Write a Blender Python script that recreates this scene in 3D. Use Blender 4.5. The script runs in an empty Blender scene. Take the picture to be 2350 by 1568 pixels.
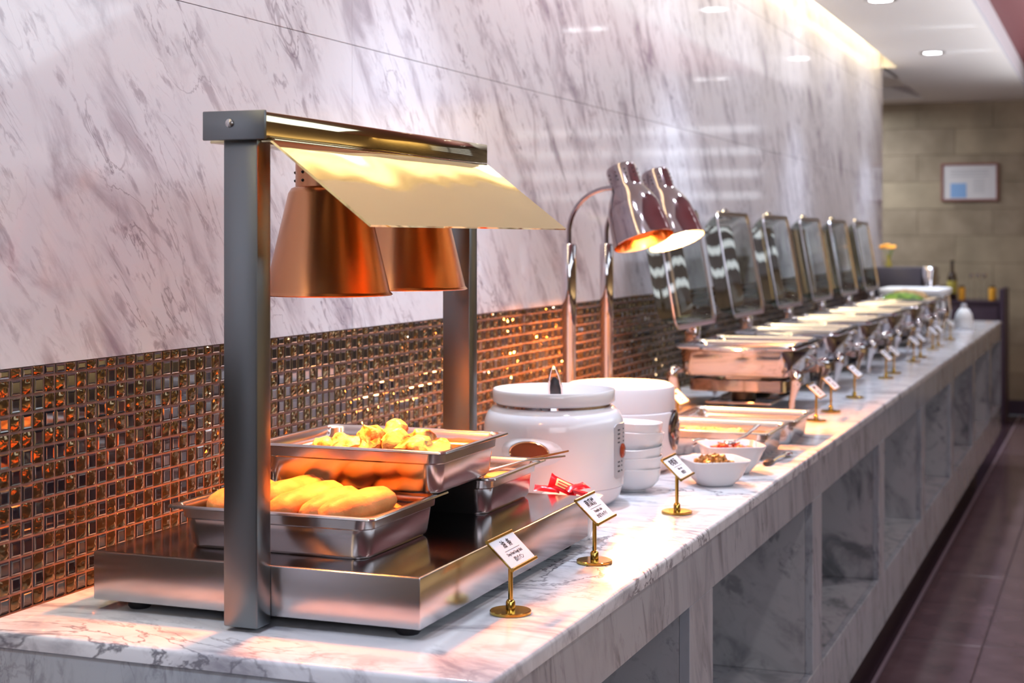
import bpy, bmesh, math, random
import numpy as np
from mathutils import Vector, Matrix, noise
random.seed(7)
C = bpy.context.scene.collection
PI = math.pi
CT = 0.90            # height of the worktop
W = 0.751            # depth of the counter, wall (x=0) to aisle

# ------------------------------------------------------------------ camera
cam = bpy.data.objects.new('camera', bpy.data.cameras.new('camera'))
C.objects.link(cam)
cam.location = (1.436, 0, 1.42)
cam.rotation_euler = (PI/2, 0, math.radians(20.94))
cam.data.sensor_width = 36
cam.data.lens = 3625/2350*36
cam.data.shift_y = (550-784)/2350
cam.data.clip_start = 0.05
cam.data.dof.use_dof = True
cam.data.dof.focus_distance = 2.42
cam.data.dof.aperture_fstop = 6.0
bpy.context.scene.camera = cam
sc = bpy.context.scene
sc.view_settings.view_transform = 'Standard'
sc.view_settings.look = 'None'
sc.view_settings.gamma = 1.0
sc.view_settings.exposure = 0.0
sc.view_settings.use_curve_mapping = False
sc.cycles.use_denoising = True
sc.cycles.max_bounces = 8
sc.cycles.diffuse_bounces = 4
sc.cycles.glossy_bounces = 5
sc.cycles.transmission_bounces = 6
sc.cycles.caustics_reflective = False
sc.cycles.caustics_refractive = False
sc.cycles.sample_clamp_indirect = 6

# ------------------------------------------------------------------ world, room lights and fill lamps
wd = bpy.data.worlds.new('world'); sc.world = wd; wd.use_nodes = True
wd.node_tree.nodes['Background'].inputs[0].default_value = (0.8, 0.85, 1, 1)
wd.node_tree.nodes['Background'].inputs[1].default_value = 0.15

def area(name, loc, rot, sx, sy, watt, col):
    l = bpy.data.lights.new(name, 'AREA'); l.shape = 'RECTANGLE'; l.size = sx; l.size_y = sy
    l.energy = watt; l.color = col
    o = bpy.data.objects.new(name, l); o.location = loc; o.rotation_euler = rot; C.objects.link(o)
    return o
def spot(name, loc, target, watt, col, deg=80, blend=0.6, rad=0.03):
    l = bpy.data.lights.new(name, 'SPOT'); l.energy = watt; l.color = col
    l.spot_size = math.radians(deg); l.spot_blend = blend; l.shadow_soft_size = rad
    o = bpy.data.objects.new(name, l); o.location = loc
    o.rotation_euler = (Vector(target)-Vector(loc)).to_track_quat('-Z', 'Y').to_euler(); C.objects.link(o)
    return o

YBW = 13.4
CEIL = 2.549         # underside of the dropped ceiling band
RED = 2.67           # underside of the ribbed red ceiling
DOWN_Y = [0.84, 3.08, 5.32, 7.56, 9.80]
COOL = (0.74, 0.83, 1.0)
# light strip hidden in the slot between ceiling band and marble wall
area('cove_light', (0.070, 4.2, CEIL+0.17), (0, math.radians(38), 0), 0.05, 12.4, 75, (1.0, 0.78, 0.42))
# unseen fill lamps added on the aisle side to brighten wall and counter
area('room_fill', (3.6, 3.2, 2.62), (0, math.radians(24), 0), 1.6, 8.0, 118, (0.78, 0.90, 1.0))
area('room_fill', (2.6, -1.6, 2.3), (math.radians(52), 0, math.radians(25)), 2.4, 1.2, 40, (0.88, 0.90, 1.0))
for y in DOWN_Y:
    spot('downlight_beam', (0.40, y, CEIL-0.02), (0.60, y, 0.9), 105, COOL, 92, 1.0, 0.04)
for k in range(9):
    spot('wall_fill_spot', (0.76, 0.6+1.15*k, CEIL-0.02), (0.0, 0.6+1.15*k, 1.75), 23, (0.84, 0.89, 1.0), 125, 1.0, 0.03)  # added spots without fixtures, to lift the marble wall
for y in (2.7, 5.8, 8.9, 12.0):
    spot('downlight_beam', (1.5, y, RED-0.02), (1.5, y, 0), 35, (1, 0.95, 0.9), 110, 0.8, 0.05)
area('warm_fill', (6.2, 5.0, 0.25), (0, math.radians(-165), 0), 0.2, 14.0, 150, (1.0, 0.80, 0.42))  # unseen uplighter added so the metal reflects a warm wall
area('warm_fill', (5.2, YBW-0.5, 2.6), (math.radians(35), 0, 0), 2.6, 0.2, 45, (1.0, 0.74, 0.30))  # added warm lamp, gives the top rail something golden to reflect
area('ceiling_fill', (1.40, 6.0, 2.05), (PI, 0, 0), 0.12, 11.0, 105, (0.98, 0.96, 1.0))  # unseen uplight added to brighten the white ceiling band
area('room_fill', (-0.9, 12.2, 2.50), (0, 0, 0), 0.9, 1.6, 50, (0.95, 0.97, 1.0))

# ------------------------------------------------------------------ materials
def mat(name, col, rough=0.5, metal=0.0, spec=0.5, coat=0.0, emit=None, es=1.0, trans=0.0, ior=1.45):
    m = bpy.data.materials.new(name); m.use_nodes = True
    b = m.node_tree.nodes['Principled BSDF']
    b.inputs['Base Color'].default_value = (*col, 1)
    b.inputs['Roughness'].default_value = rough
    b.inputs['Metallic'].default_value = metal
    b.inputs['Specular IOR Level'].default_value = spec
    b.inputs['Coat Weight'].default_value = coat
    b.inputs['Coat Roughness'].default_value = 0.04
    b.inputs['IOR'].default_value = ior
    b.inputs['Transmission Weight'].default_value = trans
    if emit:
        b.inputs['Emission Color'].default_value = (*emit, 1)
        b.inputs['Emission Strength'].default_value = es
    return m
def nd(m, t): return m.node_tree.nodes.new(t)
def lk(m, a, b): m.node_tree.links.new(a, b)
def bsdf(m): return m.node_tree.nodes['Principled BSDF']
def add_noise_color(m, c1, c2, scale, detail=4, stretch=(1, 1, 1), lo=0.35, hi=0.65, dist=0.0):
    tc = nd(m, 'ShaderNodeTexCoord'); mp = nd(m, 'ShaderNodeMapping'); n = nd(m, 'ShaderNodeTexNoise'); r = nd(m, 'ShaderNodeValToRGB')
    mp.inputs['Scale'].default_value = stretch
    n.inputs['Scale'].default_value = scale; n.inputs['Detail'].default_value = detail; n.inputs['Distortion'].default_value = dist
    r.color_ramp.elements[0].position = lo; r.color_ramp.elements[0].color = (*c1, 1)
    r.color_ramp.elements[1].position = hi; r.color_ramp.elements[1].color = (*c2, 1)
    lk(m, tc.outputs['Object'], mp.inputs['Vector']); lk(m, mp.outputs[0], n.inputs['Vector']); lk(m, n.outputs['Fac'], r.inputs[0])
    lk(m, r.outputs[0], bsdf(m).inputs['Base Color'])
    return m
def add_bump(m, scale, strength, dist=0.01, detail=4, stretch=(1, 1, 1)):
    tc = nd(m, 'ShaderNodeTexCoord'); mp = nd(m, 'ShaderNodeMapping'); n = nd(m, 'ShaderNodeTexNoise'); b = nd(m, 'ShaderNodeBump')
    mp.inputs['Scale'].default_value = stretch
    n.inputs['Scale'].default_value = scale; n.inputs['Detail'].default_value = detail
    b.inputs['Strength'].default_value = strength; b.inputs['Distance'].default_value = dist
    lk(m, tc.outputs['Object'], mp.inputs['Vector']); lk(m, mp.outputs[0], n.inputs['Vector']); lk(m, n.outputs['Fac'], b.inputs['Height'])
    lk(m, b.outputs[0], bsdf(m).inputs['Normal'])
    return m

def marble(name, rot, base, grey, vein, across=5.0, scale=2.0, rough=0.07, cloud=0.55, thin=0.7, dist=1.0, vw=0.014):
    """white marble: soft grey streaks and thin darker veins, stretched along one direction"""
    m = mat(name, base, rough)
    tc = nd(m, 'ShaderNodeTexCoord'); m1 = nd(m, 'ShaderNodeMapping'); m2 = nd(m, 'ShaderNodeMapping')
    m1.inputs['Rotation'].default_value = rot
    m2.inputs['Scale'].default_value = (across, across, 1.0)
    lk(m, tc.outputs['Object'], m1.inputs['Vector']); lk(m, m1.outputs[0], m2.inputs['Vector'])
    def noi(sc_, det, dis, rgh=0.6, vec=m2):
        n = nd(m, 'ShaderNodeTexNoise'); n.inputs['Scale'].default_value = sc_; n.inputs['Detail'].default_value = det
        n.inputs['Distortion'].default_value = dis; n.inputs['Roughness'].default_value = rgh
        lk(m, vec.outputs[0], n.inputs['Vector']); return n
    def rng(src, a, b, c, d):
        r = nd(m, 'ShaderNodeMapRange'); r.interpolation_type = 'SMOOTHSTEP'
        for k, v in zip((1, 2, 3, 4), (a, b, c, d)): r.inputs[k].default_value = v
        lk(m, src, r.inputs[0]); return r.outputs[0]
    def mth(op, a, b):
        r = nd(m, 'ShaderNodeMath'); r.operation = op
        for k, v in enumerate((a, b)):
            if isinstance(v, (int, float)): r.inputs[k].default_value = v
            else: lk(m, v, r.inputs[k])
        return r.outputs[0]
    def mix(f, a, b):
        r = nd(m, 'ShaderNodeMix'); r.data_type = 'RGBA'
        lk(m, f, r.inputs[0])
        for k, v in ((6, a), (7, b)):
            if isinstance(v, tuple): r.inputs[k].default_value = (*v, 1)
            else: lk(m, v, r.inputs[k])
        return r.outputs[2]
    a = noi(scale, 7, dist); b = noi(scale*0.9, 5, dist*1.6, 0.55); c = noi(scale*0.5, 2, 0.4)
    big = noi(0.9, 3, 0.3, 0.5, m1)
    fa = mth('MULTIPLY', rng(a.outputs['Fac'], 0.47, 0.72, 0, 1), cloud)
    fa = mth('MULTIPLY', fa, rng(big.outputs['Fac'], 0.3, 0.65, 0.35, 1.2))
    h = noi(scale*4.0, 6, 0.5); fh = mth('MULTIPLY', rng(h.outputs['Fac'], 0.52, 0.66, 0, 1), rng(c.outputs['Fac'], 0.36, 0.60, 0.05, 0.8))
    fa = mth('MAXIMUM', fa, mth('MULTIPLY', fh, cloud))
    va = mth('ABSOLUTE', mth('SUBTRACT', b.outputs['Fac'], 0.5), 0)
    fv = mth('MULTIPLY', rng(va, 0.0, vw, 1, 0), rng(c.outputs['Fac'], 0.44, 0.66, 0, 1))
    fv = mth('MULTIPLY', fv, thin)
    col = mix(fa, base, grey); col = mix(fv, col, vein)
    lk(m, col, bsdf(m).inputs['Base Color'])
    return m
M = {}
M['marble_wall'] = marble('polished wall marble', (math.radians(-42), 0, 0), (0.80, 0.78, 0.83), (0.36, 0.32, 0.38), (0.16, 0.12, 0.17), across=3.0, scale=3.6, rough=0.06, cloud=0.95, thin=0.55, dist=0.7)
M['marble_top'] = marble('worktop marble', (0, math.radians(90), math.radians(35)), (0.70, 0.72, 0.77), (0.28, 0.28, 0.33), (0.15, 0.15, 0.18), across=1.7, scale=2.6, rough=0.10, cloud=0.9, thin=1.0, dist=2.2, vw=0.03)
M['marble_front_shaded'] = marble('shaded counter front marble', (math.radians(-17), 0, 0), (0.40, 0.435, 0.485), (0.16, 0.17, 0.20), (0.08, 0.08, 0.10), across=4.0, scale=2.6, rough=0.16, cloud=0.9, thin=0.5)  # same stone as the worktop, darkened in colour for aisle-side shade
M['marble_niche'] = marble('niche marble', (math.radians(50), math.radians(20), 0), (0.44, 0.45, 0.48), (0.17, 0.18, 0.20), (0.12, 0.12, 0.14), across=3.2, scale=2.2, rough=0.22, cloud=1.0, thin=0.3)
M['grout'] = mat('mosaic grout', (0.23, 0.145, 0.12), 0.85)
M['tile_dark'] = mat('dark glass tile', (0.012, 0.012, 0.018), 0.06, 0, 0.9, coat=1.0)
g = mat('rippled gold glass tile', (0.17, 0.115, 0.06), 0.10, 0.85)
M['tile_gold'] = g
def steel(name, col, rough, st=(1, 1, 1), b=0.0):
    m = mat(name, col, rough, 1.0)
    if b: add_bump(m, 6, b, 0.004, 2, st)
    return m
M['steel'] = steel('brushed steel', (0.60, 0.59, 0.58), 0.20)
M['steel_pan'] = steel('pan steel', (0.64, 0.63, 0.63), 0.19, (1, 1, 1), 0.25)
M['steel_base'] = steel('warming base steel', (0.55, 0.53, 0.54), 0.22, (1, 1, 1), 0.10)
M['steel_top'] = steel('warming base top steel', (0.36, 0.33, 0.34), 0.12)
M['post'] = mat('grey satin steel', (0.20, 0.22, 0.23), 0.32, 1.0)
M['warm_mirror'] = steel('gold tinted mirror steel', (0.80, 0.61, 0.25), 0.03, (0.6, 0.35, 0.6), 0.8)  # plain steel; gold tint stands in for warm reflections
M['canopy_steel'] = steel('canopy steel', (0.66, 0.58, 0.36), 0.05, (0.6, 0.5, 0.6), 0.6)  # steel with the warm reflection put into its colour
cu = mat('spun copper', (0.54, 0.25, 0.125), 0.24, 1.0); bsdf(cu).inputs['Anisotropic'].default_value = 0.6; M['copper'] = cu
M['copper_in'] = mat('polished copper lining', (0.85, 0.42, 0.20), 0.14, 1.0)
M['chrome'] = mat('chrome', (0.62, 0.60, 0.63), 0.05, 1.0)
M['chrome_dark'] = mat('tinted chrome', (0.29, 0.25, 0.27), 0.09, 1.0)
M['chafer_steel'] = mat('polished chafer steel', (0.42, 0.41, 0.44), 0.09, 1.0)
M['bright_rim'] = mat('satin bright rim', (0.80, 0.80, 0.88), 0.28, 1.0)
M['gold'] = mat('polished brass', (0.62, 0.42, 0.10), 0.13, 1.0)
M['card'] = mat('white card', (0.86, 0.89, 0.97), 0.35)
M['ink'] = mat('black ink', (0.01, 0.01, 0.02), 0.6)
M['white_gloss'] = mat('white glossy plastic', (0.80, 0.82, 0.88), 0.12, 0, 0.5, coat=0.4)
M['porcelain'] = mat('white porcelain', (0.84, 0.85, 0.88), 0.10, 0, 0.5, coat=0.5)
M['white_matt'] = mat('white satin plastic', (0.74, 0.73, 0.78), 0.38)
M['amber'] = mat('brown handle recess', (0.25, 0.06, 0.02), 0.35)
M['grey_panel'] = mat('pale grey control panel', (0.45, 0.46, 0.50), 0.35)
M['button'] = mat('red brown button', (0.35, 0.05, 0.02), 0.2)
M['medallion'] = mat('dark glossy disc', (0.05, 0.035, 0.04), 0.08, 0.5, coat=1)
M['black'] = mat('black plastic', (0.015, 0.015, 0.02), 0.35)
M['soup'] = mat('pale broth', (0.45, 0.40, 0.22), 0.1)
M['glass'] = mat('clear glass', (1, 1, 1), 0.0, 0, 0.5, trans=1.0, ior=1.15)
M['smoke_glass'] = mat('lid glass', (0.72, 0.76, 0.72), 0.0, 0, 0.8, trans=1.0, ior=1.2)
br = mat('golden bread crust', (0.8, 0.45, 0.15), 0.55); add_noise_color(br, (0.56, 0.21, 0.05), (0.78, 0.42, 0.15), 16, 5); M['bread'] = br
add_bump(br, 45, 0.5, 0.006, 5)
br.node_tree.nodes['Principled BSDF'].inputs['Subsurface Weight'].default_value = 0.15
po = mat('roast potato', (0.8, 0.6, 0.2), 0.35); add_noise_color(po, (0.34, 0.10, 0.02), (0.78, 0.58, 0.22), 38, 6, lo=0.38, hi=0.52); add_bump(po, 60, 0.4, 0.01); M['potato'] = po
pk = mat('brown pickle', (0.35, 0.16, 0.04), 0.35); add_noise_color(pk, (0.20, 0.075, 0.015), (0.50, 0.26, 0.07), 60, 4); M['pickle'] = pk
km = mat('red pickle', (0.7, 0.08, 0.03), 0.35); add_noise_color(km, (0.60, 0.04, 0.015), (0.85, 0.22, 0.07), 50, 4); M['kimchi'] = km
M['cake'] = mat('orange glaze', (0.85, 0.36, 0.10), 0.25)
rc = mat('golden rice', (0.75, 0.55, 0.25), 0.5); add_noise_color(rc, (0.38, 0.23, 0.07), (0.66, 0.48, 0.22), 40, 5); add_bump(rc, 90, 0.8, 0.01); M['rice'] = rc
yl = mat('yellow custard', (0.7, 0.55, 0.05), 0.3); add_noise_color(yl, (0.36, 0.34, 0.05), (0.85, 0.70, 0.05), 18, 3, lo=0.5, hi=0.56); M['curry'] = yl
gr = mat('green leaves', (0.1, 0.3, 0.02), 0.5); add_noise_color(gr, (0.05, 0.16, 0.01), (0.22, 0.42, 0.04), 30, 4); M['greens'] = gr
M['red_foil'] = mat('red foil wrapper', (0.62, 0.01, 0.02), 0.22, 0.35)
M['foil_label'] = mat('cream wrapper print', (0.85, 0.62, 0.35), 0.4)
M['red_print'] = mat('dark red wrapper print', (0.45, 0.02, 0.02), 0.4)
M['orange'] = mat('orange petals', (0.95, 0.42, 0.03), 0.5)
M['dark_appliance'] = mat('dark grey appliance', (0.055, 0.05, 0.065), 0.4, 0.2)
M['plum'] = mat('dark plum cabinet', (0.05, 0.03, 0.06), 0.45)
M['ceiling'] = mat('ceiling paint', (0.84, 0.83, 0.81), 0.7)
M['riser'] = mat('ceiling riser paint', (0.62, 0.62, 0.68), 0.6)
M['light_disc'] = mat('downlight lens', (1, 1, 1), 0.3, emit=(0.95, 0.97, 1), es=14)
M['lamp_bulb'] = mat('infrared bulb', (1, 0.4, 0.15), 0.3, emit=(1.0, 0.30, 0.07), es=12)
M['lamp_bulb_dim'] = mat('infrared bulb deep red', (1, 0.4, 0.15), 0.3, emit=(1.0, 0.28, 0.08), es=1.0)
M['lit_lining'] = mat('lamplit copper lining', (0.95, 0.80, 0.55), 0.35, 0.6)  # copper lining painted pale, to look lit by the bulb
M['lamp_bulb_warm'] = mat('warm bulb', (1, 0.8, 0.5), 0.3, emit=(1.0, 0.80, 0.48), es=40)
M['daylight'] = mat('daylight behind blinds', (0.9, 0.95, 1), 0.5, emit=(0.86, 0.92, 1.0), es=0.65)
M['slat'] = mat('grey blind slat', (0.35, 0.36, 0.40), 0.5)
fl = mat('plum brown floor tile', (0.10, 0.06, 0.07), 0.16); add_noise_color(fl, (0.13, 0.085, 0.10), (0.19, 0.125, 0.14), 6, 3); M['floor_tile'] = fl
M['floor_grout'] = mat('floor grout', (0.055, 0.035, 0.045), 0.6)
M['floor_shaded'] = mat('shaded floor tile', (0.06, 0.035, 0.05), 0.14)  # floor darkened in the colour, for the shade below the plinth
M['strip_metal'] = mat('pale joint strip', (0.35, 0.27, 0.33), 0.3)
st = mat('beige stone', (0.36, 0.29, 0.20), 0.55); add_noise_color(st, (0.27, 0.22, 0.155), (0.37, 0.305, 0.225), 5, 5); M['stone'] = st
st2 = mat('pale beige stone', (0.42, 0.34, 0.22), 0.55); add_noise_color(st2, (0.31, 0.26, 0.185), (0.42, 0.35, 0.25), 4, 5); M['stone_pale'] = st2
M['pale_joint'] = mat('pale joint', (0.55, 0.53, 0.55), 0.7)
M['stone_joint'] = mat('stone joint', (0.24, 0.20, 0.15), 0.8)
M['red_ceiling'] = mat('ribbed red ceiling', (0.26, 0.07, 0.08), 0.6)
def rib(m):
    tc = nd(m, 'ShaderNodeTexCoord'); w = nd(m, 'ShaderNodeTexWave'); b = nd(m, 'ShaderNodeBump'); r = nd(m, 'ShaderNodeValToRGB')
    w.bands_direction = 'Y'; w.inputs['Scale'].default_value = 14
    r.color_ramp.elements[0].color = (0.12, 0.035, 0.04, 1); r.color_ramp.elements[1].color = (0.20, 0.062, 0.066, 1)
    b.inputs['Strength'].default_value = 0.5
    lk(m, tc.outputs['Object'], w.inputs['Vector']); lk(m, w.outputs['Fac'], b.inputs['Height']); lk(m, b.outputs[0], bsdf(m).inputs['Normal'])
    lk(m, w.outputs['Fac'], r.inputs[0]); lk(m, r.outputs[0], bsdf(m).inputs['Base Color'])
rib(M['red_ceiling'])
M['room_wall'] = mat('warm room wall', (0.34, 0.27, 0.20), 0.6)
M['frame_wood'] = mat('reddish frame', (0.28, 0.12, 0.11), 0.4)
M['paper'] = mat('certificate paper', (0.72, 0.72, 0.76), 0.5)
M['blue_print'] = mat('pale blue print', (0.25, 0.45, 0.80), 0.5)
M['grey_print'] = mat('grey print', (0.42, 0.43, 0.48), 0.5)
M['bottle_dark'] = mat('dark bottle glass', (0.03, 0.015, 0.01), 0.08, coat=1)
M['yellow_label'] = mat('yellow label', (0.45, 0.40, 0.08), 0.5)
M['orange_block'] = mat('orange glass', (0.85, 0.42, 0.04), 0.4)
M['white_plastic'] = mat('white plastic', (0.80, 0.84, 0.86), 0.3)
M['blue_mark'] = mat('blue mark', (0.02, 0.03, 0.6), 0.4)
M['red_mark'] = mat('red mark', (0.35, 0.01, 0.03), 0.4)

# ------------------------------------------------------------------ helpers
def tag(o, label=None, cat=None, group=None, kind=None):
    if label: o['label'] = label
    if cat: o['category'] = cat
    if group: o['group'] = group
    if kind: o['kind'] = kind
    return o
def mesh_of(name, bm, m, smooth=True, angle=38):
    bmesh.ops.remove_doubles(bm, verts=bm.verts, dist=1e-6)
    bmesh.ops.recalc_face_normals(bm, faces=bm.faces)
    me = bpy.data.meshes.new(name); bm.to_mesh(me); bm.free()
    for x in (m if isinstance(m, (list, tuple)) else [m]): me.materials.append(M[x])
    if smooth:
        me.polygons.foreach_set('use_smooth', [True]*len(me.polygons))
        me.set_sharp_from_angle(angle=math.radians(angle))
    return me
def mk(name, bm, m, parent=None, loc=None, rot=None, smooth=True, angle=38):
    o = bpy.data.objects.new(name, mesh_of(name, bm, m, smooth, angle)); C.objects.link(o)
    if parent: o.parent = parent
    if loc is not None: o.location = loc
    if rot is not None: o.rotation_euler = rot
    return o
def thing(name, label, cat, loc=(0, 0, 0), rz=0, group=None, rot=None):
    o = bpy.data.objects.new(name, None); C.objects.link(o); o.empty_display_size = 0.05
    o.location = loc; o.rotation_euler = rot if rot else (0, 0, rz)
    return tag(o, label, cat, group)
def structure(o, label=None): return tag(o, label, None, None, 'structure')
def copy_tree(o, parent=None):
    c = o.copy(); C.objects.link(c)
    if parent: c.parent = parent
    for ch in [x for x in C.objects if x.parent == o and x is not c]: copy_tree(ch, c)
    return c
def B(): return bmesh.new()
def box(bm, x0, x1, y0, y1, z0, z1, bev=0.0, seg=2):
    r = bmesh.ops.create_cube(bm, size=1)
    vs = r['verts']
    for v in vs:
        v.co.x = x0 if v.co.x < 0 else x1; v.co.y = y0 if v.co.y < 0 else y1; v.co.z = z0 if v.co.z < 0 else z1
    if bev:
        es = list({e for v in vs for e in v.link_edges})
        bmesh.ops.bevel(bm, geom=es, offset=bev, segments=seg, affect='EDGES', profile=0.5)
    return bm
def bx(*a, **k): return box(B(), *a, **k)
def rr(hx, hy, r, n=5):
    r = max(min(r, hx-1e-5, hy-1e-5), 1e-5); out = []
    for cx, cy, a0 in ((hx-r, hy-r, 0), (-hx+r, hy-r, 90), (-hx+r, -hy+r, 180), (hx-r, -hy+r, 270)):
        for k in range(n+1):
            a = math.radians(a0+90*k/n); out.append((cx+r*math.cos(a), cy+r*math.sin(a)))
    return out
def loft(bm, loops, cap0=True, cap1=True, close=False):
    rows = [[bm.verts.new(p) for p in L] for L in loops]
    n = len(rows[0])
    pairs = list(zip(rows[:-1], rows[1:])) + ([(rows[-1], rows[0])] if close else [])
    for a, b in pairs:
        for i in range(n):
            j = (i+1) % n
            try: bm.faces.new((a[i], a[j], b[j], b[i]))
            except ValueError: pass
    if not close:
        if cap0: bm.faces.new(rows[0][::-1])
        if cap1: bm.faces.new(rows[-1])
    return bm
def rrloft(bm, prof, n=5, cx=0, cy=0, **k):
    return loft(bm, [[(cx+x, cy+y, z) for x, y in rr(hx, hy, r, n)] for hx, hy, r, z in prof], **k)
def lathe(bm, prof, seg=40, cx=0, cy=0, cap0=True, cap1=True, sx=1, sy=1):
    return loft(bm, [[(cx+max(r, 1e-5)*sx*math.cos(2*PI*i/seg), cy+max(r, 1e-5)*sy*math.sin(2*PI*i/seg), z) for i in range(seg)] for r, z in prof], cap0, cap1)
def tube(bm, pts, rad, seg=10, caps=True, flat=None):
    pts = [Vector(p) for p in pts]; n = len(pts)
    rads = rad if isinstance(rad, (list, tuple)) else [rad]*n
    up = Vector((0, 0, 1)); t0 = (pts[1]-pts[0]).normalized()
    if abs(t0.dot(up)) > 0.95: up = Vector((0, 1, 0))
    a = (up-t0*t0.dot(up)).normalized(); loops = []
    for i, p in enumerate(pts):
        t = (pts[min(i+1, n-1)]-pts[max(i-1, 0)]).normalized()
        a = (a-t*t.dot(a)).normalized(); b = t.cross(a)
        fa, fb = (1, 1) if flat is None else flat
        loops.append([p+(a*math.cos(2*PI*k/seg)*fa+b*math.sin(2*PI*k/seg)*fb)*rads[i] for k in range(seg)])
    return loft(bm, loops, caps, caps)
def bez(p0, p1, p2, p3, n=12):
    p0, p1, p2, p3 = map(Vector, (p0, p1, p2, p3))
    return [p0*(1-t)**3+p1*3*t*(1-t)**2+p2*3*t*t*(1-t)+p3*t**3 for t in [i/n for i in range(n+1)]]
def blob(bm, c, s, seed=0, amp=0.2, freq=1.5, sub=2, rot=None):
    r = bmesh.ops.create_icosphere(bm, subdivisions=sub, radius=1)
    R = rot.to_matrix() if rot is not None else Matrix.Identity(3)
    off = Vector((seed*3.17, seed*1.93, seed*0.71))
    for v in r['verts']:
        k = 1+amp*noise.noise(v.co*freq+off)*2
        v.co = R @ Vector((v.co.x*s[0]*k, v.co.y*s[1]*k, v.co.z*s[2]*k)) + Vector(c)
    return bm
from mathutils import Euler
def rot3(): return Euler((random.uniform(0, 6), random.uniform(0, 6), random.uniform(0, 6)))

# ================================================================== ROOM SHELL
YE = 10.55      # far end of marble wall and counter
YB = 13.40      # back wall
MOS = 1.24      # top of the mosaic band
# floor: laid tiles in view, plain surface beyond
fb = mk('floor', bx(-3.0, 6.5, -2.6, YB, -0.10, -0.006), 'floor_grout', smooth=False); structure(fb)
t_me = None
for i, x in enumerate((1.0, 1.6)):
    for k in range(22):
        y = 0.33+0.6*k
        if t_me is None: t_me = mesh_of('floor_tile', bx(0.002, 0.598, 0.002, 0.598, -0.006, 0.0, bev=0.0015, seg=1), 'floor_tile', smooth=False)
        if y+0.6 > YB: continue
        o = bpy.data.objects.new('floor_tile', t_me); C.objects.link(o); o.parent = fb; o.location = (x, y, 0)
h_me = mesh_of('floor_tile', bx(0.002, 0.284, 0.002, 0.598, -0.006, 0.0, bev=0.0015, seg=1), 'floor_tile', smooth=False)
b_me = mesh_of('shaded_tile', bx(0.002, 0.198, 0.002, 0.598, -0.006, 0.0, bev=0.0015, seg=1), 'floor_shaded', smooth=False)
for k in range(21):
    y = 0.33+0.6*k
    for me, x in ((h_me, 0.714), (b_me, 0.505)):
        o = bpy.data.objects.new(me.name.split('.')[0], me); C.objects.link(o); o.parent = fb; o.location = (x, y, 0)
mk('joint_strip', bx(0.703, 0.714, -2, YB, -0.006, 0.001), 'strip_metal', fb, smooth=False)
o = mk('floor_tile', bx(2.2, 6.5, -2.6, YB, -0.006, 0.0), 'floor_tile', fb, smooth=False)
o = mk('floor_tile', bx(-3.0, 0.5, YE, YB, -0.006, 0.0), 'floor_tile', fb, smooth=False)

# marble wall on the left with its panels
wl = mk('wall_left', bx(-0.25, -0.012, -2.6, YE-0.001, 0, 2.95), 'pale_joint', smooth=False); structure(wl)
zz = [MOS, 1.812, 2.384, 2.95]; y0 = 2.853-1.2*4
ys = [-2.6]+[2.853+1.2*k for k in range(-4, 7)]+[YE]
for a, b in zip(ys[:-1], ys[1:]):
    for z0, z1 in zip(zz[:-1], zz[1:]):
        mk('marble_panel', bx(-0.012, 0.0, a+0.0006, b-0.0006, z0+0.0006, z1-0.0006, bev=0.0004, seg=1), 'marble_wall', wl, smooth=False)
mk('marble_panel', bx(-0.25, -0.0, YE, YE+0.012, 0, 2.95, bev=0.0005, seg=1), 'marble_wall', wl, smooth=False)
mk('marble_panel', bx(-0.012, -0.0, -2.6, 1.0, 0.9, MOS), 'marble_wall', wl, smooth=False)

# glass mosaic band
tb = mk('trim_1', bx(-0.012, -0.001, 1.0, YE-0.002, CT-0.02, MOS), 'grout', smooth=False)
structure(tb, 'band of dark and gold glass mosaic along the wall above the worktop')
PT = 0.0250; TW = 0.0208; TH = 0.0212
def tile_verts(h):
    e = 0.0018; i = 0.0034
    v = []; f = []
    for ins, x in ((0, -0.001), (0, 0.0006), (e, 0.0016), (i, 0.0012)):
        v += [(x, ins, ins), (x, TW-ins, ins), (x, TW-ins, h-ins), (x, ins, h-ins)]
    for L in range(3):
        for k in range(4):
            a = L*4+k; b = L*4+(k+1) % 4; f.append((a, b, b+4, a+4))
    f.append((12, 13, 14, 15))
    return np.array(v), f
TVs, TFs = tile_verts(TH); HV, HF = tile_verts(0.0125)
def tile_me(name, V, F, m):
    me = bpy.data.meshes.new(name); me.from_pydata([tuple(p) for p in V], [], F); me.materials.append(M[m]); return me
def rough_tile(h, seed):
    """rippled gold tile: edges plus a crumpled front face"""
    rn = random.Random(seed); n = 5; v = []; f = []
    for i in range(n+1):
        for j in range(n+1):
            edge = i in (0, n) or j in (0, n)
            a = 0.0006 if edge else 0.0006+rn.uniform(0.0, 0.0030)
            v.append((a, TW*(i/n)+(0 if i in (0, n) else rn.uniform(-.0010, .0010)), h*(j/n)+(0 if j in (0, n) else rn.uniform(-.0010, .0010))))
    for i in range(n):
        for j in range(n): f.append((i*(n+1)+j, (i+1)*(n+1)+j, (i+1)*(n+1)+j+1, i*(n+1)+j+1))
    b = len(v); v += [(-0.001, 0, 0), (-0.001, TW, 0), (-0.001, TW, h), (-0.001, 0, h)]
    c = [0, n*(n+1), (n+1)*(n+1)-1, n]
    for k in range(4): f.append((b+k, b+(k+1) % 4, c[(k+1) % 4], c[k]))
    return np.array(v), f
GV = [[rough_tile(h, s_*7+1) for s_ in range(5)] for h in (TH, 0.0125)]
def tile_geo(par, hf):
    if par: return (HV, HF) if hf else (TVs, TFs)
    return GV[hf][random.randrange(5)]
T_ME = {(1, hf): [tile_me('mosaic_tile', HV if hf else TVs, HF if hf else TFs, 'tile_dark')]*5 for hf in (0, 1)}
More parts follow.
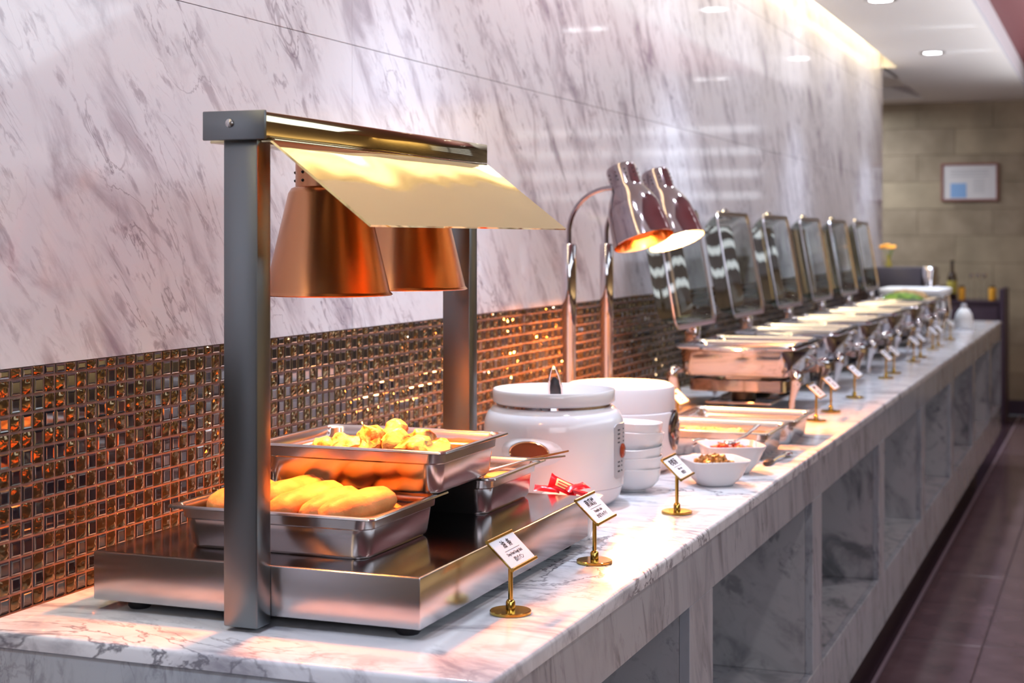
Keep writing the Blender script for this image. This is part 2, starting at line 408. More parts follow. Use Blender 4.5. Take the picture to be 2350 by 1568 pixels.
for hf in (0, 1):
    T_ME[(0, hf)] = [tile_me('mosaic_tile', V, F, 'tile_gold') for V, F in GV[hf]]
    for me_ in T_ME[(0, hf)]: me_.polygons.foreach_set('use_smooth', [i < 25 for i in range(len(me_.polygons))])
merged = {0: ([], [], 0), 1: ([], [], 0)}
acc = {0: [[], [], 0], 1: [[], [], 0]}
ncol = int((YE-1.0)/PT); single = 0
for c in range(ncol):
    y = 1.002+c*PT
    sheet = c//12
    for r in range(14):
        z = CT+0.002+r*PT
        hf = 1 if r == 13 else 0
        par = (c+r+sheet+(r//12)) % 2
        if random.random() < 0.03: par = 1-par
        if 1.76 < y < 2.29 and single < 300:
            o = bpy.data.objects.new('mosaic_tile', random.choice(T_ME[(par, hf)])); C.objects.link(o); o.parent = tb
            o.location = (random.uniform(-0.0004, 0.0003), y, z); single += 1
        else:
            V, F = tile_geo(par, hf)
            A = acc[par]
            A[0].append(V+np.array([random.uniform(-0.0004, 0.0003), y, z])); A[1] += [tuple(q+A[2] for q in f) for f in F]; A[2] += len(V)
allV = np.concatenate([np.concatenate(acc[0][0]), np.concatenate(acc[1][0])])
n0 = acc[0][2]
me = bpy.data.meshes.new('mosaic_tiles'); me.from_pydata(allV.tolist(), [], acc[0][1]+[tuple(q+n0 for q in f) for f in acc[1][1]])
me.materials.append(M['tile_gold']); me.materials.append(M['tile_dark'])
nf0 = len(acc[0][1]); me.polygons.foreach_set('material_index', [0]*nf0+[1]*(len(me.polygons)-nf0))
o = bpy.data.objects.new('mosaic_tiles', me); C.objects.link(o); o.parent = tb; o['kind'] = 'stuff'

# back wall of beige stone blocks
wb = mk('wall_back', bx(-3.0, 6.5, YB+0.012, YB+0.2, 0, 2.95), 'stone_joint', smooth=False); structure(wb)
for r in range(12):
    z0 = 0.12+0.222*r; z1 = min(z0+0.22, 2.66)
    for k in range(-3, 4):
        x0 = k*0.6+(0.3 if r % 2 else 0)-0.1
        x1 = x0+0.598
        if x0 > 1.6: continue
        x1 = min(x1, 1.698)
        if x1 < -1.6: continue
        mk('stone_block', bx(x0, x1, YB+random.uniform(-0.001, 0.002), YB+0.013, z0, z1, bev=0.002, seg=1), random.choice(['stone', 'stone', 'stone_pale']), wb, smooth=False)
mk('stone_panel', bx(-3.0, -1.5, YB, YB+0.013, 0.1, 2.66), 'stone', wb, smooth=False)
mk('stone_panel', bx(3.75, 6.5, YB, YB+0.013, 0.0, 2.66), 'stone', wb, smooth=False)
mk('stone_panel', bx(1.7, 3.75, YB+0.002, YB+0.013, 0.0, 1.70), 'stone', wb, smooth=False)
structure(mk('baseboard_back', bx(-3.0, 6.5, YB-0.015, YB, 0, 0.12, bev=0.002), 'plum', smooth=False))
# louvred window high on the back wall, seen mirrored in the polished marble
wn = mk('window_1', bx(1.40, 3.70, YB-0.004, YB+0.012, 1.72, 2.50), 'slat', smooth=False); structure(wn)
for a, b in ((1.42, 2.52), (2.66, 3.66)):
    mk('window_pane', bx(a, b, YB-0.010, YB-0.004, 1.76, 2.46), 'daylight', wn, smooth=False)
    for z in (1.705, 1.895, 2.085, 2.275, 2.465):
        mk('blind_slat', bx(a-0.01, b+0.01, YB-0.03, YB-0.012, z-0.062, z+0.062, bev=0.003, seg=1), 'slat', wn, smooth=False)
structure(mk('wall_right', bx(6.5, 6.6, -2.6, YB, 0, 2.95), 'room_wall', smooth=False))
structure(mk('wall_front', bx(-0.3, 6.5, -2.7, -2.6, 0, 2.95), 'room_wall', smooth=False))
structure(mk('wall_side', bx(-3.1, -3.0, YE-0.2, YB, 0, 2.95), 'room_wall', smooth=False))

# ceiling: dropped band with downlights, riser, ribbed red field
bm = B()
box(bm, 0.095, 0.80, -2.6, YE+0.02, CEIL, CEIL+0.05)
box(bm, 0.40, 0.80, -2.6, YE+0.02, CEIL+0.05, 2.95)
box(bm, -0.25, 6.5, -2.6, YB, 2.90, 2.99)
ce = mk('ceiling', bm, 'ceiling', smooth=False); structure(ce)
bm = B()
box(bm, 0.0, 0.80, YE+0.02, YB, CEIL, 2.9)
box(bm, -3.0, 0.02, YE+0.012, 11.25, CEIL, 2.9); box(bm, -3.0, 0.0, 13.0, YB, CEIL, 2.9)
mk('ceiling_panel', bm, 'ceiling', ce, smooth=False)
mk('ceiling_recess', bx(-3.0, 0.0, 11.25, 13.0, CEIL+0.10, 2.9), 'ceiling', ce, smooth=False)
mk('ceiling_riser', bx(0.80, 0.815, -2.6, YB, CEIL, 2.90), 'riser', ce, smooth=False)
mk('red_ceiling_panel', bx(0.815, 6.5, -2.6, YB, RED, 2.90), 'red_ceiling', ce, smooth=False)
mk('cove_back', bx(0.39, 0.40, -2.6, YE, CEIL+0.05, 2.9), 'ceiling', ce, smooth=False)
def downlight(x, y, z, r, label, group):
    t = thing('downlight', label, 'ceiling light', (x, y, z), 0, group)
    mk('trim_ring', lathe(B(), [(r, 0.0), (r*1.32, 0.0), (r*1.34, -0.003), (r*1.25, -0.006), (r*1.0, -0.006), (r*0.97, 0.0)], 32, cap0=False, cap1=False), 'chrome', t)
    mk('lens', lathe(B(), [(r*0.97, -0.001), (r*0.9, -0.004), (0.0, -0.004)], 32), 'light_disc', t)
    return t
nm = {0.84: 'round recessed downlight in the white ceiling band above the near counter end', 3.08: 'round recessed downlight in the white ceiling band above the heated food station',
      5.32: 'round recessed downlight in the white ceiling band above the first chafing dishes', 7.56: 'round recessed downlight in the white ceiling band cut by the top edge of the photo',
      9.80: 'round glowing downlight in the white ceiling band nearest the beige stone wall'}
for y in DOWN_Y:
    if y > 3: downlight(0.40, y, CEIL, 0.058, nm[y], None if y > 7 else None)
for y in (5.8, 8.9, 12.0):
    for dx in (-0.08, 0.08):
        downlight(1.5+dx, y, RED, 0.04, '%s small round downlight of the %s pair in the ribbed red ceiling' % ('left' if dx < 0 else 'right', {5.8: 'nearest', 8.9: 'middle', 12.0: 'furthest'}[y]), 'paired downlights in the red ceiling')

# ================================================================== COUNTER
Y0 = 1.717      # near end of the worktop
ct = thing('marble_worktop', 'long polished white marble worktop with grey veins along the mosaic wall', 'worktop')
seams = [Y0, 3.72, 5.9, 8.1, YE-0.02]
for a, b in zip(seams[:-1], seams[1:]):
    bm = B()
    box(bm, 0.004, W, a+(0 if a == Y0 else 0.0006), b-0.0006, CT-0.022, CT)
    es = [e for e in bm.edges if all(abs(v.co.x-W) < 1e-5 and v.co.z > CT-1e-4 for v in e.verts) or (a == Y0 and all(abs(v.co.y-Y0) < 1e-5 and v.co.z > CT-1e-4 for v in e.verts))]
    bmesh.ops.bevel(bm, geom=es, offset=0.007, segments=4, affect='EDGES', profile=0.5)
    mk('marble_slab', bm, 'marble_top', ct, angle=25)
cb = thing('serving_counter', 'marble counter base with open square niches facing the aisle', 'counter')
ZF = CT-0.115; ZP = 1.42-1.056; ZK = 1.42-1.2235
div = [(1.722, 1.89)] + [(2.824+1.142*k-0.125, 2.824+1.142*k) for k in range(7)]
div[1] = (2.657, 2.824)
for a, b in zip(seams[:-1], seams[1:]):
    aa = max(a, Y0+0.004)
    mk('front_panel', bx(W-0.022, W-0.003, aa+0.0005, b-0.0005, ZF, CT-0.0225, bev=0.0008, seg=1), 'marble_front_shaded', cb, smooth=False)
    mk('plinth_panel', bx(W-0.022, W-0.003, aa+0.0005, b-0.0005, ZK, ZP, bev=0.0012, seg=1), 'marble_front_shaded', cb, smooth=False)
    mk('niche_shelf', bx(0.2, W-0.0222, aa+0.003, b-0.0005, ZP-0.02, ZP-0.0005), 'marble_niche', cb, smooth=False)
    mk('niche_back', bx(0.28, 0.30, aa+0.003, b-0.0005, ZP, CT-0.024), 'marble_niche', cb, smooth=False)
mk('end_panel', bx(0.004, W-0.0225, Y0+0.003, Y0+0.022, ZK, CT-0.0225, bev=0.001, seg=1), 'marble_front_shaded', cb, smooth=False)
mk('end_panel', bx(0.004, W-0.003, YE-0.045, YE-0.0205, ZK, CT-0.0225, bev=0.001, seg=1), 'marble_front_shaded', cb, smooth=False)
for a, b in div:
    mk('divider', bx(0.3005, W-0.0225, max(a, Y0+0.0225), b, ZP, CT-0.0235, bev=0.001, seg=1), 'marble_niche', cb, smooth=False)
    mk('divider_front', bx(W-0.022, W-0.003, max(a, Y0+0.004), b, ZP+0.0003, ZF-0.0003, bev=0.001, seg=1), 'marble_front_shaded', cb, smooth=False)
mk('kick_board', bx(0.2, W-0.15, Y0+0.05, YE-0.1, 0.0, ZK), 'plum', cb, smooth=False)

# ================================================================== HEATED STATION
PB = CT+0.0156; PTOP = 1.42-0.436
hs = thing('heated_display', 'stainless heated food station with grey posts and a slanting steel screen, tinted gold as if reflecting warm light', 'food warmer')
X0, X1, YA, YZ = 0.096, 0.598, 1.859, 2.552
mk('warming_base', bx(X0, X1, YA, YZ, PB, PTOP-0.0006, bev=0.0022, seg=2), 'steel_base', hs)
mk('warming_top', bx(X0+0.003, X1-0.003, YA+0.003, YZ-0.003, PTOP-0.0006, PTOP), 'steel_top', hs)
for x in (X0+0.05, X1-0.035):
    for y in (YA+0.04, YZ-0.04):
        mk('foot', lathe(B(), [(0.014, CT), (0.017, CT+0.004), (0.017, PB+0.001)], 20, x, y), 'black', hs)
def post(y0, y1):
    return bx(0.328, 0.380, y0, y1, CT+0.006, 1.42+0.134, bev=0.003)
mk('post', post(1.822, YA-0.0005), 'post', hs)
p2 = mk('post', post(YZ+0.0005, 2.589), 'post', hs)
mk('screw', lathe(B(), [(0.0035, 0), (0.0035, 0.002), (0.001, 0.003)], 12), 'chrome', p2, (0.352, YZ+0.0003, 1.42-0.08), (PI/2, 0, 0))
bm = B(); box(bm, 0.309, 0.397, 1.812, 2.595, 1.42+0.134, 1.42+0.168, bev=0.0025)
mk('top_rail', bm, 'canopy_steel', hs)
bm = B(); box(bm, 0.306, 0.400, 1.806, 1.812, 1.42+0.131, 1.42+0.1695, bev=0.0015)
e = mk('end_cap', bm, 'post', hs)
mk('screw', lathe(B(), [(0.006, 0), (0.0055, 0.0025), (0.002, 0.0042)], 16), 'steel', e, (0.348, 1.806, 1.42+0.153), (PI/2, 0, 0))
mk('rail_tray', bx(0.303, 0.402, 1.83, 2.58, 1.42+0.1285, 1.42+0.1335, bev=0.001), 'canopy_steel', hs)
# slanting screen
p0 = Vector((0.400, 0, 1.42+0.130)); p1 = Vector((0.545, 0, 1.42+0.0175)); nn = Vector((p0.z-p1.z, 0, p1.x-p0.x)).normalized()*0.0015
bm = B(); L = []
for y in np.linspace(1.822, 2.589, 14):
    for _ in (0,): L.append([(p.x+q.x, y, p.z+q.z) for p, q in ((p0, nn), (p1, nn), (p1, -nn), (p0, -nn))])
loft(bm, L); mk('slanting_screen', bm, 'warm_mirror', hs, angle=30)
# two copper heat lamps of the station
def cone_lamp(y):
    x = 0.354; zr = 1.42-0.082
    s = mk('lamp_shade', lathe(B(), [(0.0935, zr), (0.0955, zr+0.0015), (0.0935, zr+0.004), (0.0915, zr+0.006), (0.0575, zr+0.150), (0.053, zr+0.157), (0.047, zr+0.1595),
        (0.047, zr+0.2118), (0.044, zr+0.2118), (0.044, zr+0.156), (0.052, zr+0.151), (0.0895, zr+0.006), (0.0915, zr)], 64, x, y, False, False), 'copper', hs)
    bm = B()
    for a in range(8):
        an = a*PI/4+0.4
        for zz_ in (0.168, 0.18):
            lathe_m = bmesh.ops.create_icosphere(bm, subdivisions=1, radius=0.0025)
            for v in lathe_m['verts']: v.co += Vector((x+0.0472*math.cos(an), y+0.0472*math.sin(an), zr+zz_))
    tag(mk('vent_holes', bm, 'black', s), kind='stuff')
    mk('bulb', lathe(B(), [(0.018, zr+0.15), (0.020, zr+0.12), (0.045, zr+0.085), (0.055, zr+0.06), (0.045, zr+0.038), (0.02, zr+0.029), (0.0, zr+0.027)], 32, x, y), 'lamp_bulb', s)
    spot('heat_lamp_glow', (x, y, zr+0.018), (x, y, 0.9), 42.0, (1.0, 0.23, 0.04), 126, 0.7, 0.035)
cone_lamp(2.07); cone_lamp(2.357)

# ---- steel pans
def pan_bm(hx, hy, d):
    r = 0.018
    prof = [(hx-0.026, hy-0.026, 0.020, 0.0), (hx-0.0205, hy-0.0205, 0.024, 0.006), (hx-0.0165, hy-0.0165, 0.024, d*0.66), (hx-0.0125, hy-0.0125, 0.024, d*0.70), (hx-0.0115, hy-0.0115, 0.022, d-0.004),
            (hx-0.001, hy-0.001, 0.010, d-0.0045), (hx, hy, 0.010, d-0.0035), (hx-0.001, hy-0.001, 0.010, d-0.001), (hx-0.004, hy-0.004, 0.012, d), (hx-0.0095, hy-0.0095, 0.020, d-0.001),
            (hx-0.0125, hy-0.0125, 0.022, d-0.005), (hx-0.0135, hy-0.0135, 0.022, d*0.70), (hx-0.0175, hy-0.0175, 0.022, d*0.66), (hx-0.0215, hy-0.0215, 0.022, 0.0065), (hx-0.028, hy-0.028, 0.018, 0.0012)]
    return rrloft(B(), prof, 6)
def pan(label, x0, x1, y0, y1, z, d, group=None):
    o = mk('steel_pan', pan_bm((x1-x0)/2, (y1-y0)/2, d), 'steel_pan', None, ((x0+x1)/2, (y0+y1)/2, z))
    return tag(o, label, 'pan', group)
pan('steel food pan of golden bread rolls, lowest at the front of the station', 0.183, 0.508, 1.905, 2.170, PTOP+0.0003, 0.062)
pan('steel food pan of roast potatoes stacked across two other pans', 0.210, 0.532, 2.090, 2.355, PTOP+0.0635, 0.066)
pan('steel food pan with orange cakes and tongs beside the white soup pot', 0.203, 0.528, 2.292, 2.556-0.012, PTOP+0.0003, 0.062)
pan('steel food pan of pale fried food, nearer of the two on the counter', 0.350, 0.676, 3.672, 3.930, CT+0.0003, 0.065)
pan('shiny steel food pan on the counter between another pan and the chafing dishes', 0.360, 0.686, 3.965, 4.225, CT+0.0003, 0.065)

# ---- bread rolls in the front pan
def roll(x, y, z, rz, tilt, l, w, h, seed, label):
    bm = B(); n = 18; seg = 20; loops = []
    for i in range(n+1):
        u = -1+2*i/n; k = (1-abs(u)**5)**0.5 if abs(u) < 1 else 0.0
        k = max(k, 0.02); L = []
        for j in range(seg):
            a = 2*PI*j/seg
            cr = 1-0.16*math.exp(-((a-PI/2-0.9*u*0.6)/0.22)**2)
            nz = 1+0.14*noise.noise(Vector((u*2+seed, math.cos(a), math.sin(a)+seed)))
            L.append((u*l/2, w/2*k*math.cos(a)*nz*cr, h/2*k*math.sin(a)*nz*cr*(1 if math.sin(a) > 0 else 0.8)))
        loops.append(L)
    loft(bm, loops)
    o = mk('bread_roll', bm, 'bread', None, (x, y, z), (0, tilt, rz), angle=60)
    return tag(o, label, 'bread', 'bread rolls in the front pan')
zb = PTOP+0.006
RL = [(0.232, 2.035, 0.022, 92, 0, 0.190, 0.052, 0.042, 'bread roll of the under layer at the left wall of the front pan'),
      (0.292, 2.035, 0.022, 88, 0, 0.190, 0.052, 0.042, 'bread roll of the under layer behind the grey post'),
      (0.352, 2.035, 0.022, 91, 0, 0.190, 0.052, 0.042, 'bread roll of the under layer right of the grey post'),
      (0.410, 2.040, 0.022, 89, 0, 0.190, 0.050, 0.042, 'bread roll of the under layer in the right half of the front pan'),
      (0.452, 2.035, 0.034, 89, 0, 0.165, 0.048, 0.044, 'bread roll half sunk at the right end of the front pan'),
      (0.246, 2.020, 0.058, 86, 0, 0.165, 0.056, 0.046, 'bread roll at the left end of the heap, left of the grey post'),
      (0.304, 2.060, 0.064, 84, 0, 0.150, 0.054, 0.046, 'pale bread roll set furthest back in the heap, right beside the grey post'),
      (0.352, 2.010, 0.060, 80, -3, 0.165, 0.058, 0.048, 'plump bread roll on top, in the middle of the heap'),
      (0.398, 2.000, 0.058, 86, -4, 0.140, 0.050, 0.046, 'creased bread roll on top, second from the right'),
      (0.438, 2.000, 0.060, 76, -4, 0.150, 0.052, 0.046, 'bread roll on top, rightmost of the heap')]
for i, (x, y, z, rz, ti, l, w, h, lab) in enumerate(RL):
    roll(x, y, zb+z-0.008, math.radians(rz), math.radians(ti), l, w, h, i*1.7, lab)
# ---- potatoes in the stacked pan
pz = PTOP+0.0635+0.004
tag(mk('potato_bed', rrloft(B(), [(0.125, 0.085, 0.03, pz), (0.13, 0.09, 0.03, pz+0.022), (0.115, 0.075, 0.03, pz+0.030)], 4, 0.371, 2.2225), 'potato'), 'bed of sliced potatoes under the roast potato chunks', 'food', None, 'stuff')
rnd = random.Random(3); k = 0
spots_p = [(0.280, 2.185, 0, 'small browned potato chunk, leftmost of the heap beside the grey post'), (0.312, 2.205, 0.004, 'red edged potato chunk second from the left of the heap'),
    (0.338, 2.165, 0.004, 'pale yellow potato chunk at the front left of the heap'), (0.352, 2.215, 0.022, 'large yellow potato chunk on top, left of the middle'),
    (0.378, 2.170, 0.014, 'yellow potato chunk at the front middle of the heap'), (0.392, 2.225, 0.026, 'peaked yellow potato chunk, highest of the heap'),
    (0.415, 2.180, 0.014, 'long pale potato chunk right of the middle of the heap'), (0.437, 2.220, 0.020, 'brown crusted potato chunk on top, right of the peak'),
    (0.452, 2.170, 0.008, 'brown red potato chunk at the front right of the heap'), (0.478, 2.200, 0, 'small yellow potato chunk, rightmost of the heap'),
    (0.345, 2.265, 0, 'potato chunk at the back of the heap, left side'), (0.420, 2.270, 0, 'potato chunk at the back of the heap, right side')]
for i, (x, y, dz, lab) in enumerate(spots_p):
    s = rnd.uniform(0.020, 0.027)
    bm = blob(B(), (0, 0, 0), (s*1.25, s*0.9, s*0.8), i*2.3, 0.30, 1.2, 3)
    for q in range(3):     # flat knife cuts
        n_ = Vector((rnd.uniform(-1, 1), rnd.uniform(-1, 1), rnd.uniform(-.3, 1))).normalized()
        for v in bm.verts:
            d = v.co.dot(n_)-s*0.62
            if d > 0: v.co -= n_*d*0.9
    for v in bm.verts: v.co += Vector((noise.noise(v.co*90+Vector((i, 0, 0))), noise.noise(v.co*90+Vector((0, i, 0))), noise.noise(v.co*90)))*0.0022
    o = mk('potato_chunk', bm, 'potato', None, (x, y, pz+0.030+s*0.6+dz), (rnd.uniform(-.6, .6), rnd.uniform(-.6, .6), rnd.uniform(0, 6)))
    tag(o, lab, 'potato', 'roast potato chunks in the stacked pan')
# ---- orange cakes and tongs
for x, y, z, lab in [(0.44, 2.36, 0, 'round glazed pumpkin cake under the tongs, nearest the stacked pan'), (0.45, 2.45, 0, 'round glazed pumpkin cake under the tongs, in the middle of the pan'),
                  (0.36, 2.46, 0, 'round glazed pumpkin cake at the back left of the tongs pan'), (0.465, 2.50, 0.018, 'round glazed pumpkin cake leaning on another at the far wall of the tongs pan')]:
    tag(mk('pumpkin_cake', lathe(B(), [(0.02, 0), (0.032, 0.003), (0.035, 0.009), (0.032, 0.016), (0.02, 0.019), (0, 0.0195)], 24), 'cake', None, (x, y, PTOP+0.003+z)), lab, 'cake', 'pumpkin cakes in the tongs pan')
tg = thing('serving_tongs', 'slim steel tongs lying in the pan beside the white soup pot', 'tongs')
for k, dz in ((0, 0.0), (1, 0.008)):
    a = Vector((0.425, 2.37+0.004*k, PTOP+0.040)); b = Vector((0.512, 2.500-0.006*k, 1.0495-0.001*k)); c = Vector((0.558-0.004*k, 2.566-0.006*k, 1.0570-dz))
    mk('tong_arm', tube(B(), [a, a.lerp(b, 0.5)+Vector((0, 0, 0.001)), b, b.lerp(c, 0.5), c], [0.0034, 0.0026, 0.0022, 0.0020, 0.0016], 8, flat=(1, 0.6)), 'copper_in' if k == 0 else 'steel', tg)
# ---- red sachets in a small white dish
o = mk('sachet_dish', rrloft(B(), [(0.035, 0.022, 0.012, 0), (0.050, 0.035, 0.016, 0.062), (0.055, 0.040, 0.018, 0.072), (0.052, 0.037, 0.016, 0.073), (0.046, 0.031, 0.014, 0.062), (0.034, 0.022, 0.01, 0.01)], 5), 'porcelain', None, (0.545, 2.608, CT+0.0003), (0, 0, 0.1))
tag(o, 'small white dish holding the red sachets behind the station', 'dish')
def sachet(x, y, z, rz, rx, ry, s, lab, printed=False):
    bm = B(); n = 9; rows = []
    t = mk('sachet', B(), 'red_foil', None, (x, y, z), (rx, ry, rz)) if False else thing('sachet', lab, 'sachet', (x, y, z), 0, 'red sachets in the white dish', (rx, ry, rz))
    for sgn in (1, -1):
        g_ = []
        for i in range(n):
            row = []
            for j in range(n):
                u = -1+2*i/(n-1); v = -1+2*j/(n-1)
                hgt = 0.0045*(1-abs(u)**4)*(1-v*v)*sgn+0.0016*noise.noise(Vector((u*3+x*50, v*3, sgn+z*9)))*(1-abs(u))
                end = 1.0+0.30*abs(u)**5
                row.append(bm.verts.new((u*0.036*s, v*0.017*s*end, hgt)))
            g_.append(row)
        for i in range(n-1):
            for j in range(n-1): bm.faces.new((g_[i][j], g_[i+1][j], g_[i+1][j+1], g_[i][j+1]))
    mk('wrapper', bm, 'red_foil', t)
    if printed:
        bm = B(); m_ = 7; rows = []
        for i in range(m_):
            row = []
            for j in range(5):
                u = -0.6+1.2*i/(m_-1); v = -0.6+1.2*j/4
                row.append(bm.verts.new((u*0.036*s, v*0.017*s, 0.0045*(1-abs(u)**4)*(1-v*v)+0.0018)))
            rows.append(row)
        for i in range(m_-1):
            for j in range(4): bm.faces.new((rows[i][j], rows[i+1][j], rows[i+1][j+1], rows[i][j+1]))
        mk('print_patch', bm, 'foil_label', t)
        bm = B()
        for v in (-0.3, 0.1):
            box(bm, -0.017*s, 0.017*s, (v-0.09)*0.017*s, (v+0.09)*0.017*s, 0.0056, 0.0066)
        mk('print_lines', bm, 'red_print', t, smooth=False)
zs = CT+0.082
sachet(0.506, 2.602, zs+0.002, 0.3, 0.3, 0.1, 0.62, 'red sachet at the left of the white dish, half behind the steel pan')
sachet(0.536, 2.602, zs+0.008, 0.5, 0.9, 0.45, 0.74, 'red sachet with cream print tilted up in the middle of the dish', True)
sachet(0.556, 2.612, zs+0.006, 0.9, 0.3, -0.10, 0.62, 'red sachet lying flat behind the printed one')
sachet(0.572, 2.600, zs-0.002, 0.2, -0.3, 0.25, 0.55, 'small red sachet at the right tip of the dish')

# ================================================================== SIGN HOLDERS
def text_me(body, size, bold=0.0):
    cu_ = bpy.data.curves.new('txt', 'FONT'); cu_.body = body; cu_.size = size; cu_.align_x = 'CENTER'; cu_.align_y = 'CENTER'
    cu_.extrude = 0.0001; cu_.offset = bold; cu_.resolution_u = 3
    o = bpy.data.objects.new('txt', cu_); C.objects.link(o)
    bpy.context.view_layer.update()
    me = bpy.data.meshes.new_from_object(o.evaluated_get(bpy.context.evaluated_depsgraph_get()))
    bpy.data.objects.remove(o); me.materials.clear(); me.materials.append(M['ink']); return me
UP = Vector((-0.037, 0, 0.035)).normalized(); NM = Vector((-UP.z*-1, 0, -UP.x)).normalized()
PM = Matrix(((0, UP.x, NM.x), (1, UP.y, NM.y), (0, UP.z, NM.z))).to_4x4()
PM.translation = Vector((0, 0, 0.086))
HWd, HHt = 0.046, 0.0265
S_ME = {}
def sign(x, y, label, texts=None, group=None, rz=0.0, far=False):
    t = thing('sign_holder', label, 'sign', (x, y, CT), rz, group)
    if not S_ME:
        S_ME['base'] = mesh_of('base', lathe(B(), [(0.0282, 0.0003), (0.029, 0.001), (0.029, 0.0042), (0.0282, 0.005), (0.006, 0.0052)], 40), 'gold')
        S_ME['stem'] = mesh_of('stem', lathe(B(), [(0.0066, 0.005), (0.0066, 0.0165), (0.0045, 0.0195), (0.0033, 0.0197), (0.0033, 0.083), (0.001, 0.083)], 24), 'gold')
        S_ME['plate'] = mesh_of('plate', bx(-HWd, HWd, -HHt, HHt, 0.0, 0.0028, bev=0.0004, seg=1), 'gold')
        S_ME['card'] = mesh_of('card', bx(-HWd+0.0008, HWd-0.0008, -HHt+0.003, HHt-0.003, 0.0028, 0.0036), 'card', False)
        bm = B()
        for s in (-1, 1): tube(bm, [(-HWd-0.0005, s*(HHt-0.001), 0.0028), (HWd+0.0005, s*(HHt-0.001), 0.0028)], 0.0028, 10)
        S_ME['clip'] = mesh_of('edge_clip', bm, 'gold')
    def add(nm_, me, parent, m=None):
        o = bpy.data.objects.new(nm_, me); C.objects.link(o); o.parent = parent
        if m: o.matrix_local = m
        return o
    add('base', S_ME['base'], t); add('stem', S_ME['stem'], t)
    p = add('plate', S_ME['plate'], t, PM)
    add('card', S_ME['card'], p); add('edge_clip', S_ME['clip'], p)
    if texts:
        for body, size, px_, py_, sx, b in texts:
            me = text_me(body, size, b)
            o = add('lettering', me, p, Matrix.Translation((px_, py_, 0.0037)) @ Matrix.Diagonal((sx, 1, 1, 1)))
    o = add('rule_line', mesh_of('rule_line', bx(-0.024, 0.030, 0.0012, 0.0018, 0.0036, 0.0038), 'ink', False), p)
    if far:
        bm = B()
        for (xx, yy, w_, h_) in ((0, 0.011, 0.014, 0.004), (0, -0.005, 0.016, 0.0015), (0, -0.013, 0.012, 0.002)): box(bm, xx-w_, xx+w_, yy-h_, yy+h_, 0.0036, 0.0038)
        mk('lettering', bm, 'ink', p, smooth=False)
    return t
sign(0.649, 2.051, 'brass sign holder with a white card reading Deep-Fried Dough Stick', [('油  条', 0.0135, 0, 0.0115, 1, 0.0003), ('Deep-Fried Dough Stick', 0.0068, 0.001, -0.0045, 0.82, 0.0001), ('揚げパン', 0.0085, 0.001, -0.0145, 1, 0.0001)])
sign(0.652, 2.420, 'brass sign holder with a white card reading Pumpkin cake', [('南瓜饼', 0.0150, -0.002, 0.0115, 1, 0.0004), ('Pumpkin cake', 0.0072, 0.001, -0.0045, 0.9, 0.0001), ('かぼちゃパイ', 0.0082, 0.001, -0.0145, 1, 0.0002)])
sign(0.656, 2.915, 'brass sign holder with a white card reading Miso soup', [('味噌汤', 0.0150, -0.004, 0.0115, 1, 0.0004), ('Miso soup', 0.0068, 0.001, -0.0045, 0.9, 0.0001), ('味噌汁', 0.0085, 0.003, -0.0145, 1, 0.0002)])
FAR = [(0.310, 4.22, 'brass sign holder with a lamp-lit card between the round rice cooker and the pans'), (0.634, 4.53, 'brass sign holder by the near right corner of the first chafing dish'),
       (0.632, 4.79, 'brass sign holder in front of the first chafing dish, further from its corner'), (0.632, 5.25, 'brass sign holder in the gap between first and second chafing dishes'),
       (0.630, 6.02, 'nearer of two brass sign holders by the second and third chafing dishes'), (0.628, 6.26, 'further of two brass sign holders by the third chafing dish'),
       (0.628, 6.90, 'nearer of two brass sign holders by the fourth chafing dish'), (0.626, 7.17, 'further of two brass sign holders by the fourth chafing dish'),
       (0.626, 7.67, 'nearer of two brass sign holders by the fifth chafing dish'), (0.626, 7.92, 'further of two brass sign holders by the fifth chafing dish'),
       (0.626, 8.49, 'brass sign holder in front of the sixth chafing dish')]
for i, (x, y, lab) in enumerate(FAR): sign(x, y, lab, None, 'brass sign holders along the chafing dishes', 0, True)

# ================================================================== SOUP POT (white cooker)
cx, cy = 0.394, 2.955
sp = thing('soup_pot', 'glossy white electric soup pot with brown oval side handle', 'cooker', (cx, cy, CT))
R1 = 0.139
mk('body', lathe(B(), [(0.100, 0.0003), (0.118, 0.004), (0.130, 0.016), (0.1365, 0.034), (0.1375, 0.0375), (0.1365, 0.038), (R1, 0.040), (R1, 0.145), (0.137, 0.165), (0.131, 0.180), (0.121, 0.190), (0.112, 0.1925), (0.108, 0.192)], 72), 'white_gloss', sp)
mk('inner_rim', lathe(B(), [(0.108, 0.19), (0.112, 0.196), (0.1195, 0.200), (0.1215, 0.203), (0.1215, 0.223), (0.1200, 0.2252), (0.1175, 0.2240), (0.114, 0.213), (0.110, 0.198), (0.100, 0.17)], 72, cap0=False, cap1=False), 'porcelain', sp)
mk('neck_ring', lathe(B(), [(0.1135, 0.188), (0.1145, 0.199), (0.112, 0.199)], 64, cap0=False, cap1=False), 'chrome', sp)
mk('broth', lathe(B(), [(0.1055, 0.1855), (0.0, 0.186)], 48), 'soup', sp)
def onside(az, z, R): return Matrix.Translation((R*math.cos(az), R*math.sin(az), z)) @ Matrix.Rotation(az, 4, 'Z') @ Matrix.Rotation(PI/2, 4, 'Y') @ Matrix.Rotation(PI/2, 4, 'Z')
bm = B(); loft(bm, [[(a*math.cos(q), b*math.sin(q), c) for q in [2*PI*i/40 for i in range(40)]] for a, b, c in
    ((0.078, 0.054, -0.040), (0.066, 0.044, -0.018), (0.054, 0.032, -0.004), (0.042, 0.0225, 0.0045), (0.0385, 0.0195, 0.0040), (0.0375, 0.0185, 0.0030))], cap1=False)
hb = mk('handle_bulge', bm, 'white_gloss', sp); hb.matrix_local = onside(-PI/2, 0.115, R1-0.001)
